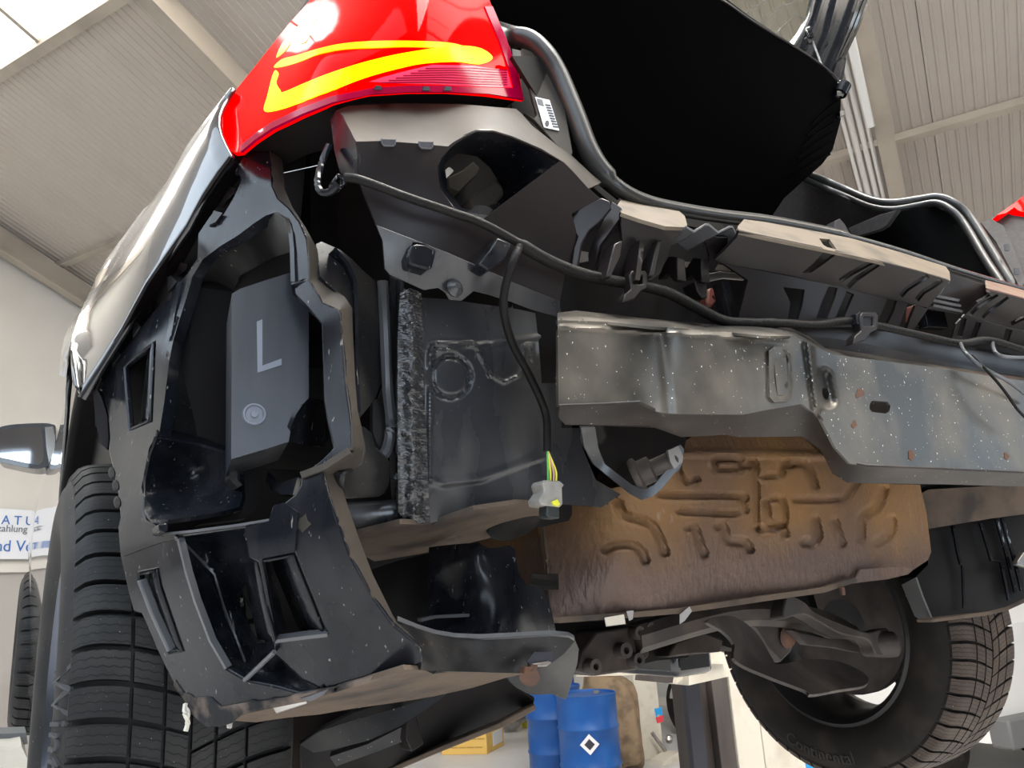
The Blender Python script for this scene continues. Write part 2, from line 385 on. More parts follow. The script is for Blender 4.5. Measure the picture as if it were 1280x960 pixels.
for ur in (-4.3, .0, 4.38, 8.36):
    hexUV('rafter', ur-.012, ur+.012, VR, VB, lambda v: rz(v)-.36, lambda v: rz(v)-.11, M_PURL, ceil)
    hexUV('rafter_flange', ur-.06, ur+.06, VR, VB, lambda v: rz(v)-.38, lambda v: rz(v)-.36, M_PURL, ceil)
hexUV('skylight_frame', UA, UB, 1.87, 1.95, lambda v: rz(v)-.06, lambda v: rz(v)+.02, M_PURL, ceil)
w1 = tag(hexUV('window_1', UA, UB, VR+.05, 1.87, lambda v: rz(v)+.0, lambda v: rz(v)+.03, M_SKY), 'blown-out white ridge skylight strip in the roof', kind='structure')
hexUV('far_slope', UA, UB+.2, VA-.2, -6.4, lambda v: rz(v)+.02, lambda v: rz(v)+.12, M_ROOF, ceil)
hexUV('far_slope', 7.8, UB+.2, -6.4, -1.9, lambda v: rz(v)+.02, lambda v: rz(v)+.12, M_ROOF, ceil)
hexUV('far_slope', UA, -3.0, -6.4, -1.9, lambda v: rz(v)+.02, lambda v: rz(v)+.12, M_ROOF, ceil)
tag(hexUV('added_light_strip', -3.0, 7.8, -6.4, -1.9, lambda v: rz(v)+.0, lambda v: rz(v)+.03, M_ADDGLOW), 'added unseen bluish glowing strip on the far roof slope', kind='structure')  # unseen glowing strip, added to put bluish highlights on the bracket
for k in range(14):
    u0 = UA+.5+k*1.12
    hexUV('glazing_bar', u0-.02, u0+.02, VR+.05, 1.87, lambda v: rz(v)-.03, lambda v: rz(v)-.002, M_PURL, w1)
def wallU(name, u0, u1, z0f, z1f, mt, label, va=VA, vb=VB):
    bmw = bmesh.new(); n = 8; vv = sorted(set([va, vb, VR]) if va < VR < vb else {va, vb})
    R = [[bmw.verts.new(Vector(H(uu, b, zz))) for uu in (u0, u1) for zz in (z0f(b), z1f(b))] for b in vv]
    for i in range(len(R)-1):
        a, b = R[i], R[i+1]
        for q in ((0, 1), (1, 3), (3, 2), (2, 0)): bmw.faces.new((a[q[0]], a[q[1]], b[q[1]], b[q[0]]))
    for e in (R[0], R[-1]): bmw.faces.new((e[0], e[1], e[3], e[2]))
    bmesh.ops.recalc_face_normals(bmw, faces=bmw.faces)
    o = from_bm(name, bmw, mt); tag(o, label, kind='structure'); return o
wf = wallU('wall_front', UB, UB+.2, lambda v: FZ, lambda v: rz(v)+.02, M_WALL, 'cream gable wall of the workshop hall')
hexUV('wall_base', UB-.03, UB, VA, VB, lambda v: FZ, lambda v: 1.98, M_WALLL, wf)
hexUV('wall_ledge', UB-.07, UB, VA, VB, lambda v: 1.98, lambda v: 2.06, M_WALL, wf)
tag(hexUV('wall_right', UA, UB, VB, VB+.2, lambda v: FZ, lambda v: rz(VB)+.02, M_WALL), 'cream long side wall of the hall', kind='structure')
tag(hexUV('wall_left', UA, UB, VA-.2, VA, lambda v: 0, lambda v: rz(VA)+.02, M_WALLD), 'grey side wall below the far roof slope', kind='structure')
GV0, GV1, GZ = -7.6, -4.7, 4.2
for (a, b, z0, z1, nm) in ((VA, GV0, FZ, None, 'wall_back'), (GV1, VB, FZ, None, 'wall_back'), (GV0, GV1, GZ, None, 'wall_back')):
    wallU(nm, UA-.2, UA, lambda v, z0=z0: z0, lambda v: rz(v)+.02, M_WALLD, 'grey gable wall with the open gate', a, b)
tag(hexUV('added_light_pane', UA, UA+.03, 2.9, 5.0, lambda v: 1.9, lambda v: 3.5, M_GATE), 'added unseen bright pane in the grey gable wall behind the camera', kind='structure')  # unseen pane read off a plate reflection, enlarged to brighten the beam
tag(hexUV('door_1', UA-.35, UA-.3, GV0, GV1, lambda v: FZ, lambda v: GZ, M_GATE), 'bright daylight in the open hall gate', kind='structure')

# signboard on the gable wall
def gable(px, py, du=.0): P = onU(px, py, UB-.03-du); return float(P@V), float(P[2])
v0, z0 = gable(20, 637); v1, z1 = gable(20, 699)
sb = empty('wall_sign', H(UB-.05, 2.6, z1)); tag(sb, 'white signboard with blue lettering on the cream gable wall', 'sign')
hexUV('board', UB-.05, UB-.03, 1.4, 5.2, lambda v: z1, lambda v: z0, M_PAPER, sb)
M_SIGNB = mat('sign_blue', (.06, .16, .42), .5); M_SIGNG = mat('sign_dark', (.16, .17, .2), .5)
def sign(body, px, py, size, mt):
    vv, zz = gable(px, py, .03); c = H(UB-.055, vv, zz)
    Mx = Matrix(((V[0], 0, -U[0], c[0]), (V[1], 0, -U[1], c[1]), (0, 1, 0, c[2]), (0, 0, 0, 1)))
    text('lettering', body, size, mt, sb, Mx, .002)
sign('A T U', 23, 651, .13, M_SIGNB); sign('zahlung', 16, 661, .10, M_SIGNG); sign('und Ver', 17, 683, .16, M_SIGNB)

# conduits and lamp boxes under the rafter
cr = empty('conduit_run', H(.15, 5.2, rz(5.2)-.2)); tag(cr, 'bundle of white pipes running under the roof beside the rafter', 'pipes')
for uu, r, a, b, dz in ((.10, .016, 3.2, 7.2, .30), (.15, .020, 2.9, 6.3, .26), (.21, .024, 2.5, 7.4, .22), (.26, .014, 2.5, 7.4, .26)):
    tube('pipe', [H(uu, a, rz(a)-dz), H(uu, (a+b)/2, rz((a+b)/2)-dz), H(uu, b, rz(b)-dz)], r, M_WHITE, cr, seg=8)
for (uu, a, b) in ((.08, 3.9, 4.75), (.04, 5.75, 6.0)):
    hexUV('tube_lamp', uu-.03, uu+.03, a, b, lambda v: rz(v)-.46, lambda v: rz(v)-.40, M_WHITE, cr, .01)

# ================================================================== things standing in the hall
def drum(px, pyt, zt, r, label):
    c = atZ(px, pyt, FZ+zt)
    d = empty('oil_drum', (c[0], c[1], FZ)); tag(d, label, 'drum', 'blue steel drums')
    h = zt; pr = [(0, .006), (r-.012, .006), (r-.004, 0), (r, .012)]
    for zz in (.345*h, .69*h): pr += [(r, zz-.018), (r+.009, zz-.006), (r+.009, zz+.006), (r, zz+.018)]
    pr += [(r, h-.03), (r+.006, h-.012), (r+.006, h), (r-.004, h), (r-.008, h-.018), (0, h-.018)]
    lathe('shell', pr, M_DRUM, d, (c[0], c[1], FZ), seg=40)
    lathe('bung', [(0, h+.002), (.03, h+.002), (.032, h-.01), (.032, h-.03)], M_GREY, d, (c[0]+r*.5, c[1]+.02, FZ), seg=16)
    return d, c, h, r
d1, c1, h1, r1_ = drum(732, 866, .88, .265, 'blue drum with a diamond hazard label, nearest of the three')
to = Vector(CAM)-Vector(c1); to.z = 0; to.normalize(); sd = Vector((-to.y, to.x, 0))
for (sz, off, mt) in ((.11, .004, M_PAPER), (.06, .006, M_INK)):
    bm = bmesh.new(); cc = Vector((c1[0], c1[1], FZ+.50))+to*(r1_+off)
    q = [bm.verts.new(cc+sd*(a*sz*.75)+Vector((0, 0, b*sz*.75))) for a, b in ((-1, 0), (0, -1), (1, 0), (0, 1))]
    e = [bm.verts.new(k.co-to*.003) for k in q]; bm.faces.new(q); bm.faces.new(list(reversed(e)))
    for i in range(4): bm.faces.new((q[i], e[i], e[(i+1) % 4], q[(i+1) % 4]))
    bmesh.ops.recalc_face_normals(bm, faces=bm.faces); from_bm('hazard_label' if off < .005 else 'hazard_symbol', bm, mt, d1)
drum(690, 857, .88, .265, 'blue drum partly hidden by the nearest drum, on its left')
drum(688, 838, .88, .265, 'blue drum in the back row, only its rim showing above the others')

# dusty bundle behind the drums
dr_ = ray(762, 900); dr_ = dr_/np.linalg.norm(dr_[:2]); c = CAM+dr_*8.68
bm = bmesh.new(); bmesh.ops.create_icosphere(bm, subdivisions=4, radius=1)
for q in bm.verts:
    n = q.co.normalized(); k = 1+.08*math.sin(5*n.x+3*n.z)+.05*math.sin(9*n.y+4*n.x)
    q.co = Vector((math.copysign(abs(n.x)**.55, n.x)*.31*k, math.copysign(abs(n.y)**.6, n.y)*.28*k, math.copysign(abs(n.z)**.6, n.z)*.46*k))
    q.co.z = max(q.co.z, -.46); q.co = Matrix.Rotation(-.57, 3, 'Z') @ q.co; q.co += Vector((c[0], c[1], FZ+.455))
tag(from_bm('dusty_bundle', bm, M_SACK), 'dusty brown rounded bundle standing behind the blue drums', 'bundle')

# yellow carton and used parts
M_PRINT = mat('carton_print', (.45, .27, .06), .7)
P1 = atZ(552, 944, FZ); P2 = atZ(609, 943, FZ); P3 = atZ(625, 934, FZ)
e1 = Vector(P2-P1); e2 = Vector(P3-P2).normalized()*.55; Pz = Vector((0, 0, .42)); A = Vector(P1)
bx_ = empty('parts_carton', A); tag(bx_, 'yellow parts carton on the floor under the car', 'carton')
hexa('body', [A, A+e1, A+e1+e2, A+e2, A+Pz, A+e1+Pz, A+e1+e2+Pz, A+e2+Pz], M_BOXY, bx_, .006)
nrm = Vector((e1.y, -e1.x, 0)).normalized()
for i in range(4):
    for j in range(5):
        p = A+e1*((j+.6+.3*(i % 2))/5.6)+Vector((0, 0, .07+.09*i))+nrm*.002
        t = e1.normalized()*.045; hexa('print_mark', [p-t, p+t, p+t-nrm*.004, p-t-nrm*.004, p-t+Vector((0, 0, .014)), p+t+Vector((0, 0, .014)), p+t-nrm*.004+Vector((0, 0, .014)), p-t-nrm*.004+Vector((0, 0, .014))], M_PRINT, bx_)
hexa('side_label', [A+e1+e2*.35+Vector((.004, -.002, .05)), A+e1+e2*.9+Vector((.004, -.002, .05)), A+e1+e2*.9+Vector((-.01, .01, .05)), A+e1+e2*.35+Vector((-.01, .01, .05))]+[A+e1+e2*.35+Vector((.004, -.002, .2)), A+e1+e2*.9+Vector((.004, -.002, .2)), A+e1+e2*.9+Vector((-.01, .01, .2)), A+e1+e2*.35+Vector((-.01, .01, .2))], M_PAPER, bx_)
c = Vector(atZ(640, 915, FZ))
pt = empty('used_gearbox', c); tag(pt, 'silver used gearbox with a blue cap on the floor beside the carton', 'gearbox')
lathe('housing', [(0, -.16), (.12, -.16), (.17, -.06), (.17, .04), (.11, .12), (.09, .24), (0, .24)], M_STEEL, pt, c+Vector((0, 0, .19)), seg=20, direction=(1, -.4, .1))
lathe('cap', [(0, .10), (.07, .10), (.07, .16), (0, .16)], M_BLUE, pt, c+Vector((0, 0, .26)), seg=16)
for k in range(5):
    a = k*1.3; lathe('flange_bolt', [(0, 0), (.03, 0), (.03, .09), (.018, .10), (0, .10)], M_STEEL if k % 2 else M_INK, pt, c+Vector((.17*math.cos(a), .17*math.sin(a), .14+.03*k)), seg=8, direction=(math.cos(a), math.sin(a), .3))
c = c+Vector((.50, -.05, 0)); wd = lathe('brake_disc', [(.05, 0), (.15, 0), (.15, .02), (.08, .025), (.075, .06), (.05, .06)], M_RIMS, None, c+Vector((-.25, -.30, .005)), seg=28, closed=True)
tag(wd, 'pale worn brake disc lying on the floor before the gearbox', 'brake disc')
c = Vector(atZ(662, 908, FZ)); cn = lathe('yellow_canister', [(0, 0), (.10, 0), (.11, .02), (.11, .34), (.06, .40), (.03, .42), (.03, .46), (0, .46)], M_YEL, None, c, seg=20)
tag(cn, 'yellow canister standing behind the gearbox beside the drums', 'canister')

# two-post lift, right column with carriage
lc = empty('lift_column', (at(905, 900, 2.2)[0], 2.2, FZ)); tag(lc, 'cream lift column with dark steel channel and blue back plate', 'lift column')
def pbox(name, x0, x1, py, Y0, Y1, z0, z1, mt, parent, bev=.004):
    a, b = at(x0, py, Y0)[0], at(x1, py, Y0)[0]
    return box(name, ((a+b)/2, (Y0+Y1)/2, (z0+z1)/2), (b-a, Y1-Y0, z1-z0), mt, parent, bev=bev)
pbox('channel', 868, 905, 905, 2.10, 2.22, FZ, 2.3, M_CHAN, lc); pbox('channel_flange', 862, 880, 905, 2.07, 2.10, FZ, 2.3, M_INK, lc)
pbox('channel_flange', 896, 916, 905, 2.06, 2.10, FZ, 2.3, M_CHAN, lc)
pbox('cover', 918, 950, 905, 2.12, 2.40, FZ, 2.3, M_CREAM, lc); pbox('cover_side', 951, 1000, 905, 2.14, 2.36, FZ, 2.3, M_CREAM, lc)
pbox('back_plate', 975, 1040, 935, 2.42, 2.5, FZ, .9, M_BLUE, lc)
ca = empty('lift_carriage', at(885, 850, 1.95)); tag(ca, 'cream lift carriage with folded support arms under the sill', 'lift carriage')
def trace(name, pts, Y, dY, mt, parent, **k):
    return skin(name, pts, Y, mt, parent, ext=(0, dY, 0), step=k.pop('step', 20), **k)
trace('carriage_block', [(861, 822), (893, 812), (905, 816), (914, 845), (861, 857)], 1.92, .12, M_CREAM, ca)
trace('carriage_rod', [(866, 826), (907, 826), (907, 830), (866, 830)], 1.90, .02, M_CREAM, ca, bevel=0)
trace('arm_link', [(846, 823), (859, 822), (858, 836), (853, 850), (845, 855), (848, 838)], 1.90, .05, M_CREAM, ca)
trace('arm_bracket', [(814, 824), (824, 824), (826, 842), (838, 842), (850, 840), (848, 852), (835, 854), (804, 851), (805, 844), (815, 843)], 1.92, .05, M_CHAN, ca)
trace('support_arm', [(720, 842), (800, 830), (814, 828), (814, 842), (795, 844), (720, 846)], 2.0, .08, M_CREAM, ca)
wp = empty('lift_post', (at(812, 900, 6.4)[0], 6.4, FZ)); tag(wp, 'white lift post with small blue and red sticker beside the drums', 'lift post')
pbox('post', 797, 826, 905, 6.4, 6.62, FZ, 1.6, M_CREAM, wp); pbox('blue_rear', 790, 812, 905, 6.9, 7.1, FZ, 1.6, M_BLUE, wp)
pbox('blue_rear', 793, 803, 905, 6.63, 6.82, FZ, .25, M_BLUE, wp)
trace('sticker_blue', [(818, 886), (827, 884), (829, 895), (822, 893), (821, 898)], 6.395, .008, M_BLUE, wp, bevel=0)
trace('sticker_red', [(820, 897), (829, 894), (829, 902), (822, 904)], 6.392, .008, mat('sticker_red', (.75, .06, .08), .5), wp, bevel=0)
tube('lever', [at(815, 916, 6.3), at(842, 953, 6.25)], .02, M_STEEL, wp)
lathe('lever_knob', [(0, -.05), (.03, -.035), (.045, 0), (.03, .035), (0, .05)], M_STEEL, wp, at(836, 924, 6.3), seg=12)
trace('arm_pad', [(830, 952), (848, 940), (868, 948), (870, 962), (845, 975), (826, 966)], 6.1, .2, M_CREAM, wp)
# lift arm at the lower left
la = empty('lift_arm', at(10, 950, 1.9)); tag(la, 'dirty cream lift arm with dark pad at the lower left edge', 'lift arm')
trace('arm', [(-30, 938), (13, 936), (27, 933), (34, 948), (34, 975), (-30, 985)], 1.75, .25, M_CREAM, la)
trace('arm_pad', [(-20, 918), (33, 916), (35, 930), (10, 935), (-20, 935)], 1.95, .15, M_GREY, la)
# pale car behind the lift and white van at the right
def vehicle(name, label, cat, org, ang, body, L, W, Hh, wr, red, lz=.86):
    c, s = math.cos(ang), math.sin(ang)
    v = empty(name, org); tag(v, label, cat)
    def T(x, y, z): return Vector((org[0]+x*c-y*s, org[1]+x*s+y*c, org[2]+z))
    pr = [(0, .42), (0, lz+.09), (.06, lz+.16), (.35, Hh-.06), (.6, Hh), (L*.62, Hh), (L*.78, 1.08), (L*.97, .95), (L, .75), (L, .42)]
    bm = bmesh.new(); R = []
    for y, k in ((-W/2, .965), (-W/2+.06, 1), (W/2-.06, 1), (W/2, .965)):
        R.append([bm.verts.new(T(L/2+(x-L/2)*k, y*(.86 if z > 1.05 else 1), z)) for x, z in pr])
    n = len(pr)
    for i in range(3):
        for j in range(n): bm.faces.new((R[i][j], R[i][(j+1) % n], R[i+1][(j+1) % n], R[i+1][j]))
    bm.faces.new(R[0]); bm.faces.new(list(reversed(R[3]))); bmesh.ops.recalc_face_normals(bm, faces=bm.faces)
    from_bm('body', bm, body, v)
    def B(nm, x, y, z, sx, sy, sz, mt): return box(nm, T(x, y, z), (sx, sy, sz), mt, v, ang, .02)
    B('rear_bumper', -.03, 0, .50, .18, W*.98, .22, M_GREY); B('front_bumper', L+.02, 0, .5, .14, W*.96, .24, M_GREY)
    for sy in (-1, 1):
        B('tail_lamp', .015, sy*(W/2-.10), lz, .10, .16, .26, red)
        for x in (.72, L-.8):
            o = lathe('wheel', [(.10, -.10), (wr*.62, -.11), (wr*.66, -.09), (wr*.95, -.11), (wr, -.08), (wr, .08), (wr*.95, .11), (wr*.66, .09), (wr*.62, .11), (.10, .10)], M_TYRE2, v, T(x, sy*(W/2-.10), wr), seg=32, closed=True, direction=(-s, c, 0))
            lathe('hub', [(0, -.06), (wr*.6, -.09), (wr*.6, .09), (0, .06)], M_RIMS, o, T(x, sy*(W/2-.10), wr), seg=24, direction=(-s, c, 0))
    B('rear_window', .19, 0, (1.05+Hh)/2, .02, W*.74, (Hh-1.05)*.6, M_MIRR)
    return v
M_TLR = mat('parked_tail_lamp', (.6, .02, .03), .2, coat=1)
M_BEIGE = mat('beige_car_paint', (.62, .56, .46), .3, coat=.5)
dr_ = ray(1240, 900); dr_ = dr_/np.linalg.norm(dr_[:2]); o = CAM+dr_*7.6
vehicle('parked_van', 'white vehicle with grey bumper and red tail lamp behind the right wheel', 'car', (o[0]+.92, o[1]-.08, FZ), math.radians(85), M_WHITE, 4.6, 1.85, 1.95, .36, M_TLR, 1.2)
o = atZ(846, 893, FZ)
vehicle('parked_car', 'beige car parked far behind, seen between the lift posts', 'car', (o[0]+.9, o[1]-.7, FZ), math.radians(28), M_BEIGE, 4.0, 1.7, 1.45, .31, M_TLR)

# ================================================================== the car
AY, AZ, TR = .75, 1.371, .345           # rear axle, tyre radius
car = empty('car', (0, 1.9, 1.03)); tag(car, 'black car raised on a lift, rear bumper removed and tailgate open', 'car')

# ---- body side
YS = [.16, .22, .28, .33, .38, .40, .44, .50, .60, .72, .84, .96, 1.08, 1.18, 1.25, 1.30, 1.6, 2.2, 2.9, 3.15, 3.25, 3.4, 3.6, 3.8, 3.98, 4.08, 4.3, 4.45]
def wbody(y): return np.interp(y, [.16, .22, .28, .33, .38, .42, .6, .9, 1.2, 2, 3.3, 3.7, 4.1, 4.45], [.795, .828, .868, .900, .925, .937, .940, .932, .915, .905, .905, .915, .88, .70])
def zlow(y):
    a = np.interp(y, [.16, .22, .28, .33, .38, .40], [2.00, 1.945, 1.885, 1.825, 1.76, 1.735])
    if y <= .40: return a
    for cy, cz, r in ((.82, 1.425, .52), (3.68, 1.40, .42)):
        if abs(y-cy) < r:
            z = cz+math.sqrt(r*r-(y-cy)**2); z = min(z, 1.885 if cy < 1 else 1.86)
            if z > 1.235: return z
    return 1.235
def xside(y, z):
    wv = wbody(y); zs = 1.90
    if z < zs: return wv-.09*max(0, (zs-.12-z))**1.3
    k = z-zs
    if k < .22: return wv-.55*k*k*1.6
    return wv-.55*.22*.22*1.6-(k-.22)*.52
QL = [(290, 197, .225), (275, 217, .24), (255, 247, .265), (235, 285, .29), (205, 327, .325), (185, 357, .345), (155, 413, .37), (125, 460, .39), (101, 497, .40)]
QS = [(281, 123, .28), (268, 140, .31), (255, 157, .34), (230, 192, .40), (205, 237, .46), (187, 267, .50), (160, 303, .58), (140, 334, .64), (122, 357, .70)]
QA = [(-.938, .415, 1.752), (-.940, .47, 1.80), (-.940, .56, 1.85), (-.938, .68, 1.882), (-.935, .80, 1.893), (-.930, .93, 1.895)]     # arch lip
QB = [(-.915, .72, 1.982), (-.920, .77, 1.972), (-.925, .82, 1.958), (-.928, .87, 1.942), (-.929, .92, 1.928), (-.929, .97, 1.916)]
def quarter(sgn):
    low = [np.array(at(*q)) for q in QL]+[np.array(q) for q in QA]; sil = [np.array(at(*q)) for q in QS]+[np.array(q) for q in QB]
    bm = bmesh.new(); R = []
    for n_, (a, b) in enumerate(zip(low, sil)):
        ex = min(1, .12+.12*n_)
        row = [a*(1-t)+b*t+np.array([-.012, 0, 0])*math.sin(math.pi*t) for t in (0, .06, .18, .34, .5, .66, .82, .94, 1)]
        for dx, dz in ((.006, .025), (.018, .055), (.04, .10), (.065, .15)): row.append(b+np.array([dx, .004, dz])*ex)
        R.append([bm.verts.new((-sgn*p[0], p[1], p[2])) for p in row])
    for i in range(len(R)-1):
        for k in range(len(R[0])-1): bm.faces.new((R[i][k], R[i][k+1], R[i+1][k+1], R[i+1][k]))
    bmesh.ops.recalc_face_normals(bm, faces=bm.faces)
    if sum((f.normal.x for f in bm.faces))*sgn < 0: bmesh.ops.reverse_faces(bm, faces=bm.faces)
    o = from_bm('quarter_panel', bm, M_PAINT, car, auto=math.radians(60))
    sd_ = o.modifiers.new('thick', 'SOLIDIFY'); sd_.thickness = .006; sd_.offset = -1
    return o
def flank(sgn):
    bm = bmesh.new(); R = []
    for y in [.97]+[q for q in YS if q > 1]:
        zl = zlow(y); top = np.interp(y, [.16, .5, 1.1, 3.0, 3.4, 4.45], [2.12, 2.16, 2.16, 2.10, 2.06, 1.86])
        zz = [zl+(top-zl)*t for t in (0, .08, .18, .3, .42, .54, .66, .78, .9, 1)]
        R.append([bm.verts.new((sgn*xside(y, z), y, z)) for z in zz])
    for i in range(len(R)-1):
        for k in range(9): bm.faces.new((R[i][k], R[i][k+1], R[i+1][k+1], R[i+1][k]))
    bmesh.ops.recalc_face_normals(bm, faces=bm.faces)
    if sum((f.normal.x for f in bm.faces))*sgn < 0: bmesh.ops.reverse_faces(bm, faces=bm.faces)
    o = from_bm('side_panel', bm, M_PAINT, car, auto=math.radians(60))
    sd_ = o.modifiers.new('thick', 'SOLIDIFY'); sd_.thickness = .008; sd_.offset = -1
    return o
ql = quarter(-1); qr = quarter(1); flank(-1); flank(1)
# rolled flange below the painted edge of the left quarter panel
skin('panel_flange', [(290, 197), (275, 217), (255, 247), (235, 285), (205, 327), (185, 357), (155, 413), (125, 460), (101, 497), (107, 496), (124, 486), (140, 466), (170, 425), (200, 382), (235, 345), (255, 318), (262, 285), (290, 255), (303, 225), (300, 205)], [(290, 197, .222), (255, 247, .262), (205, 327, .322), (155, 413, .367), (101, 497, .398), (124, 486, .46), (170, 425, .42), (235, 345, .36), (262, 285, .32), (303, 225, .28)], M_CARR, ql, th=.004, step=9, bevel=.001)
# greenhouse, roof, underbody
def loft(name, secs, mt, parent, cap=True):
    bm = bmesh.new(); R = [[bm.verts.new(Vector(p)) for p in s] for s in secs]; n = len(R[0])
    for i in range(len(R)-1):
        for k in range(n-1): bm.faces.new((R[i][k], R[i][k+1], R[i+1][k+1], R[i+1][k]))
    bmesh.ops.recalc_face_normals(bm, faces=bm.faces)
    o = from_bm(name, bm, mt, parent, auto=math.radians(50)); s_ = o.modifiers.new('t', 'SOLIDIFY'); s_.thickness = .012
    return o
loft('roof', [[(-.52, y, z-.06), (-.46, y, z-.01), (0, y, z+.02), (.46, y, z-.01), (.52, y, z-.06)] for y, z in ((.95, 2.50), (1.3, 2.53), (2.0, 2.54), (2.6, 2.47))], M_PAINT, car)
loft('bonnet', [[(-.80, y, z-.08), (-.6, y, z), (0, y, z+.03), (.6, y, z), (.80, y, z-.08)] for y, z in ((3.25, 2.06), (3.8, 2.0), (4.4, 1.86), (4.5, 1.70))], M_PAINT, car)
loft('windscreen', [[(-.66, y, z-.04), (0, y, z), (.66, y, z-.04)] for y, z in ((2.6, 2.45), (3.25, 2.08))], M_MIRR, car)
for s in (-1, 1):
    for y0, y1 in ((.95, 1.5), (1.56, 2.35), (2.41, 3.1)):
        hexa('side_window', [(s*.81, y0, 2.13), (s*.81, y1, 2.13), (s*.82, y1, 2.13), (s*.82, y0, 2.13), (s*.55, y0+.05, 2.48), (s*.55, min(y1, 2.7), 2.48), (s*.56, min(y1, 2.7), 2.48), (s*.56, y0+.05, 2.48)], M_MIRR, car)
    hexa('roof_pillar', [(s*.77, .46, 2.11), (s*.80, .95, 2.11), (s*.78, .95, 2.11), (s*.75, .46, 2.11), (s*.53, .72, 2.46), (s*.53, 1.0, 2.49), (s*.50, 1.0, 2.49), (s*.50, .72, 2.46)], M_PAINT, car)
box('floor_pan', (0, 2.35, 1.56), (1.55, 3.7, .08), M_DARK, car, bev=.01)
box('wheel_house', (-.62, .78, 1.76), (.50, .92, .24), M_DARK, car, bev=.03)
box('wheel_house', (.62, .78, 1.76), (.50, .92, .24), M_DARK, car, bev=.03)
box('sill', (-.80, 2.2, 1.27), (.16, 1.8, .10), M_PAINT, car, bev=.02); box('sill', (.80, 2.2, 1.27), (.16, 1.8, .10), M_PAINT, car, bev=.02)
box('boot_floor', (0, .62, 1.78), (1.5, .80, .03), M_FELT, car); box('seat_back', (0, 1.08, 2.05), (1.4, .10, .60), M_FELT, car, bev=.03)
box('boot_side', (-.72, .62, 1.95), (.03, .78, .36), M_FELT, car)
def archliner(sg, cy):
    bm = bmesh.new(); R = []
    for k in range(25):
        a = math.radians(140-k*6.4); R.append([bm.verts.new((sg*x, cy+r_*math.cos(a), 1.425+r_*math.sin(a))) for x, r_ in ((.915 if cy < 1 else .88, .455), (.90 if cy < 1 else .87, .465), (.66, .465), (.62, .45), (.60, .36))])
    for i in range(24):
        for k in range(4): bm.faces.new((R[i][k], R[i][k+1], R[i+1][k+1], R[i+1][k]))
    bmesh.ops.recalc_face_normals(bm, faces=bm.faces)
    o = from_bm('wheel_arch_liner', bm, M_DARK, car); s_ = o.modifiers.new('t', 'SOLIDIFY'); s_.thickness = .006
for sg in (-1, 1):
    archliner(sg, .82); archliner(sg, 3.68)
# mirror
mr = skin('door_mirror', [(-14, 560), (-8, 540), (6, 532), (40, 529), (66, 530), (70, 540), (70, 572), (66, 580), (45, 586), (10, 580), (-8, 574)], 2.95, M_PAINT, car, ext=(.02, .14, 0), step=14, smooth=True, bevel=.004)
skin('mirror_glass', [(-8, 560), (-2, 541), (10, 536), (46, 534), (52, 540), (54, 574), (44, 580), (12, 574), (-3, 570)], 2.945, M_MIRR, mr, ext=(0, .01, 0), step=14, smooth=True, bevel=0)
skin('mirror_trim', [(56, 534), (66, 533), (69, 545), (68, 572), (62, 581), (58, 560)], 2.94, M_CHROME, mr, ext=(0, .02, 0), step=10, bevel=0)

